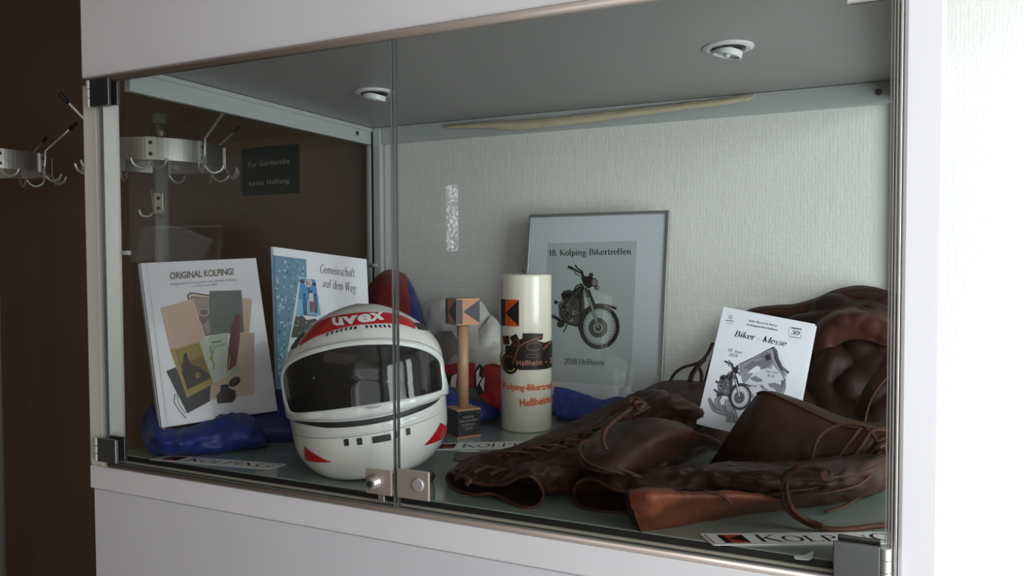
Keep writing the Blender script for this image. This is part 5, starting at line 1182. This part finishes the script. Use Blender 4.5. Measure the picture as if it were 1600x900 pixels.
# ---- leather jacket propped in the right rear corner
jk = thing('leather_jacket', 'dark brown leather jacket slumped against the rear wall at right', 'jacket', (.45, .62, ZF))
sheet('body', [
  Y([(1165, 492, .735), (1200, 480, .74), (1240, 478, .745), (1275, 468, .745), (1305, 455, .745), (1340, 449, .745), (1370, 452, .745), (1400, 460, .745)]),
  Y([(1150, 510, .71), (1190, 500, .69), (1235, 500, .68), (1275, 492, .67), (1310, 480, .67), (1345, 476, .67), (1375, 480, .67), (1402, 488, .67)]),
  Y([(1125, 540, .70), (1180, 535, .66), (1235, 535, .63), (1280, 530, .62), (1315, 525, .62), (1348, 525, .62), (1378, 525, .62), (1403, 528, .62)]),
  Y([(1108, 575, .69), (1170, 575, .63), (1230, 575, .60), (1280, 575, .58), (1318, 572, .58), (1350, 572, .58), (1380, 572, .58), (1404, 574, .58)]),
  Y([(1098, 610, .68), (1165, 615, .60), (1228, 620, .56), (1280, 625, .54), (1320, 622, .54), (1352, 622, .54), (1382, 622, .54), (1405, 624, .54)]),
  Y([(1090, 640, .66), (1160, 655, .57), (1226, 670, .52), (1280, 675, .50), (1322, 675, .50), (1354, 675, .50), (1384, 675, .50), (1406, 675, .50)])], M_l2, jk, amp=.018, sc=10, seed=121, nu=11, nv=11, ridge=.8, keep=3, solid=.004)
sheet('top_band', [
  Y([(1160, 495, .728), (1172, 485, .728), (1205, 479, .728), (1240, 477, .728), (1275, 468, .728), (1305, 455, .728), (1340, 449, .728), (1370, 452, .728), (1402, 461, .728)]),
  Y([(1160, 499, .715), (1174, 490, .712), (1206, 485, .712), (1242, 484, .712), (1278, 475, .712), (1308, 462, .712), (1341, 456, .712), (1371, 459, .712), (1402, 469, .712)]),
  Y([(1162, 504, .715), (1178, 498, .712), (1208, 496, .712), (1244, 497, .712), (1280, 489, .712), (1310, 477, .712), (1342, 473, .712), (1372, 478, .712), (1402, 490, .712)])], M_l1, jk, amp=.0015, sc=15, seed=131, keep=0, floor=False)
MB().tube(crv(Y([(1165, 494, .712), (1206, 486, .708), (1242, 485, .708), (1278, 476, .708), (1308, 463, .708), (1341, 457, .708), (1371, 460, .708), (1402, 470, .708)]), 6), .0010, 6).build('seam', M_l4, jk, smooth=True)
sheet('collar', [
  Y([(1262, 530, .640), (1270, 508, .640), (1288, 492, .640), (1315, 482, .640), (1345, 482, .640), (1375, 492, .640), (1402, 505, .640)]),
  Y([(1268, 545, .610), (1280, 520, .606), (1298, 502, .604), (1322, 492, .602), (1348, 492, .602), (1376, 502, .602), (1402, 516, .602)]),
  Y([(1274, 560, .605), (1290, 535, .598), (1308, 518, .596), (1328, 510, .596), (1350, 512, .596), (1376, 522, .596), (1402, 534, .596)]),
  Y([(1270, 590, .605), (1288, 562, .602), (1306, 540, .602), (1328, 530, .602), (1350, 530, .602), (1376, 538, .602), (1402, 548, .602)])], leather_mat('collar_leather', (.058, .019, .011), .45), jk, amp=.005, sc=16, seed=141, floor=False)
MB().tube(crv(Y([(1262, 528, .636), (1270, 506, .636), (1288, 490, .636), (1315, 480, .636), (1345, 480, .636), (1375, 490, .636), (1402, 503, .636)]), 6), .0014, 6).build('seam', M_l4, jk, smooth=True)
sheet('inner_fold', [
  Y([(1340, 660, .53), (1345, 625, .53), (1360, 595, .53), (1380, 575, .54), (1404, 560, .55)]),
  Y([(1352, 664, .50), (1360, 632, .50), (1374, 606, .50), (1390, 590, .51), (1405, 580, .52)])], leather_mat('collar_leather', (.058, .019, .011), .45), jk, amp=.004, sc=20, seed=151)
sheet('side_fold', [
  Y([(1100, 600, .66), (1112, 560, .69), (1122, 535, .71), (1140, 512, .73)]),
  Y([(1128, 606, .60), (1140, 568, .63), (1150, 540, .66), (1160, 512, .70)])], M_l1, jk, amp=.004, sc=12, seed=161)
def jl(pts, r=.0035): return MB().tube(crv([at(*q) for q in pts], 7), r, 8, flat=.6).build('lace', M_l2, jk, smooth=True)
jl([(1046, 598, .60), (1054, 584, .61), (1068, 574, .62), (1085, 569, .63), (1096, 564, .64), (1106, 552, .66), (1114, 536, .68)], .0042)
jl([(1078, 596, .60), (1082, 584, .61), (1092, 570, .62), (1100, 562, .64)], .0055)
jl([(1092, 574, .62), (1096, 584, .61), (1096, 596, .60)], .0038)
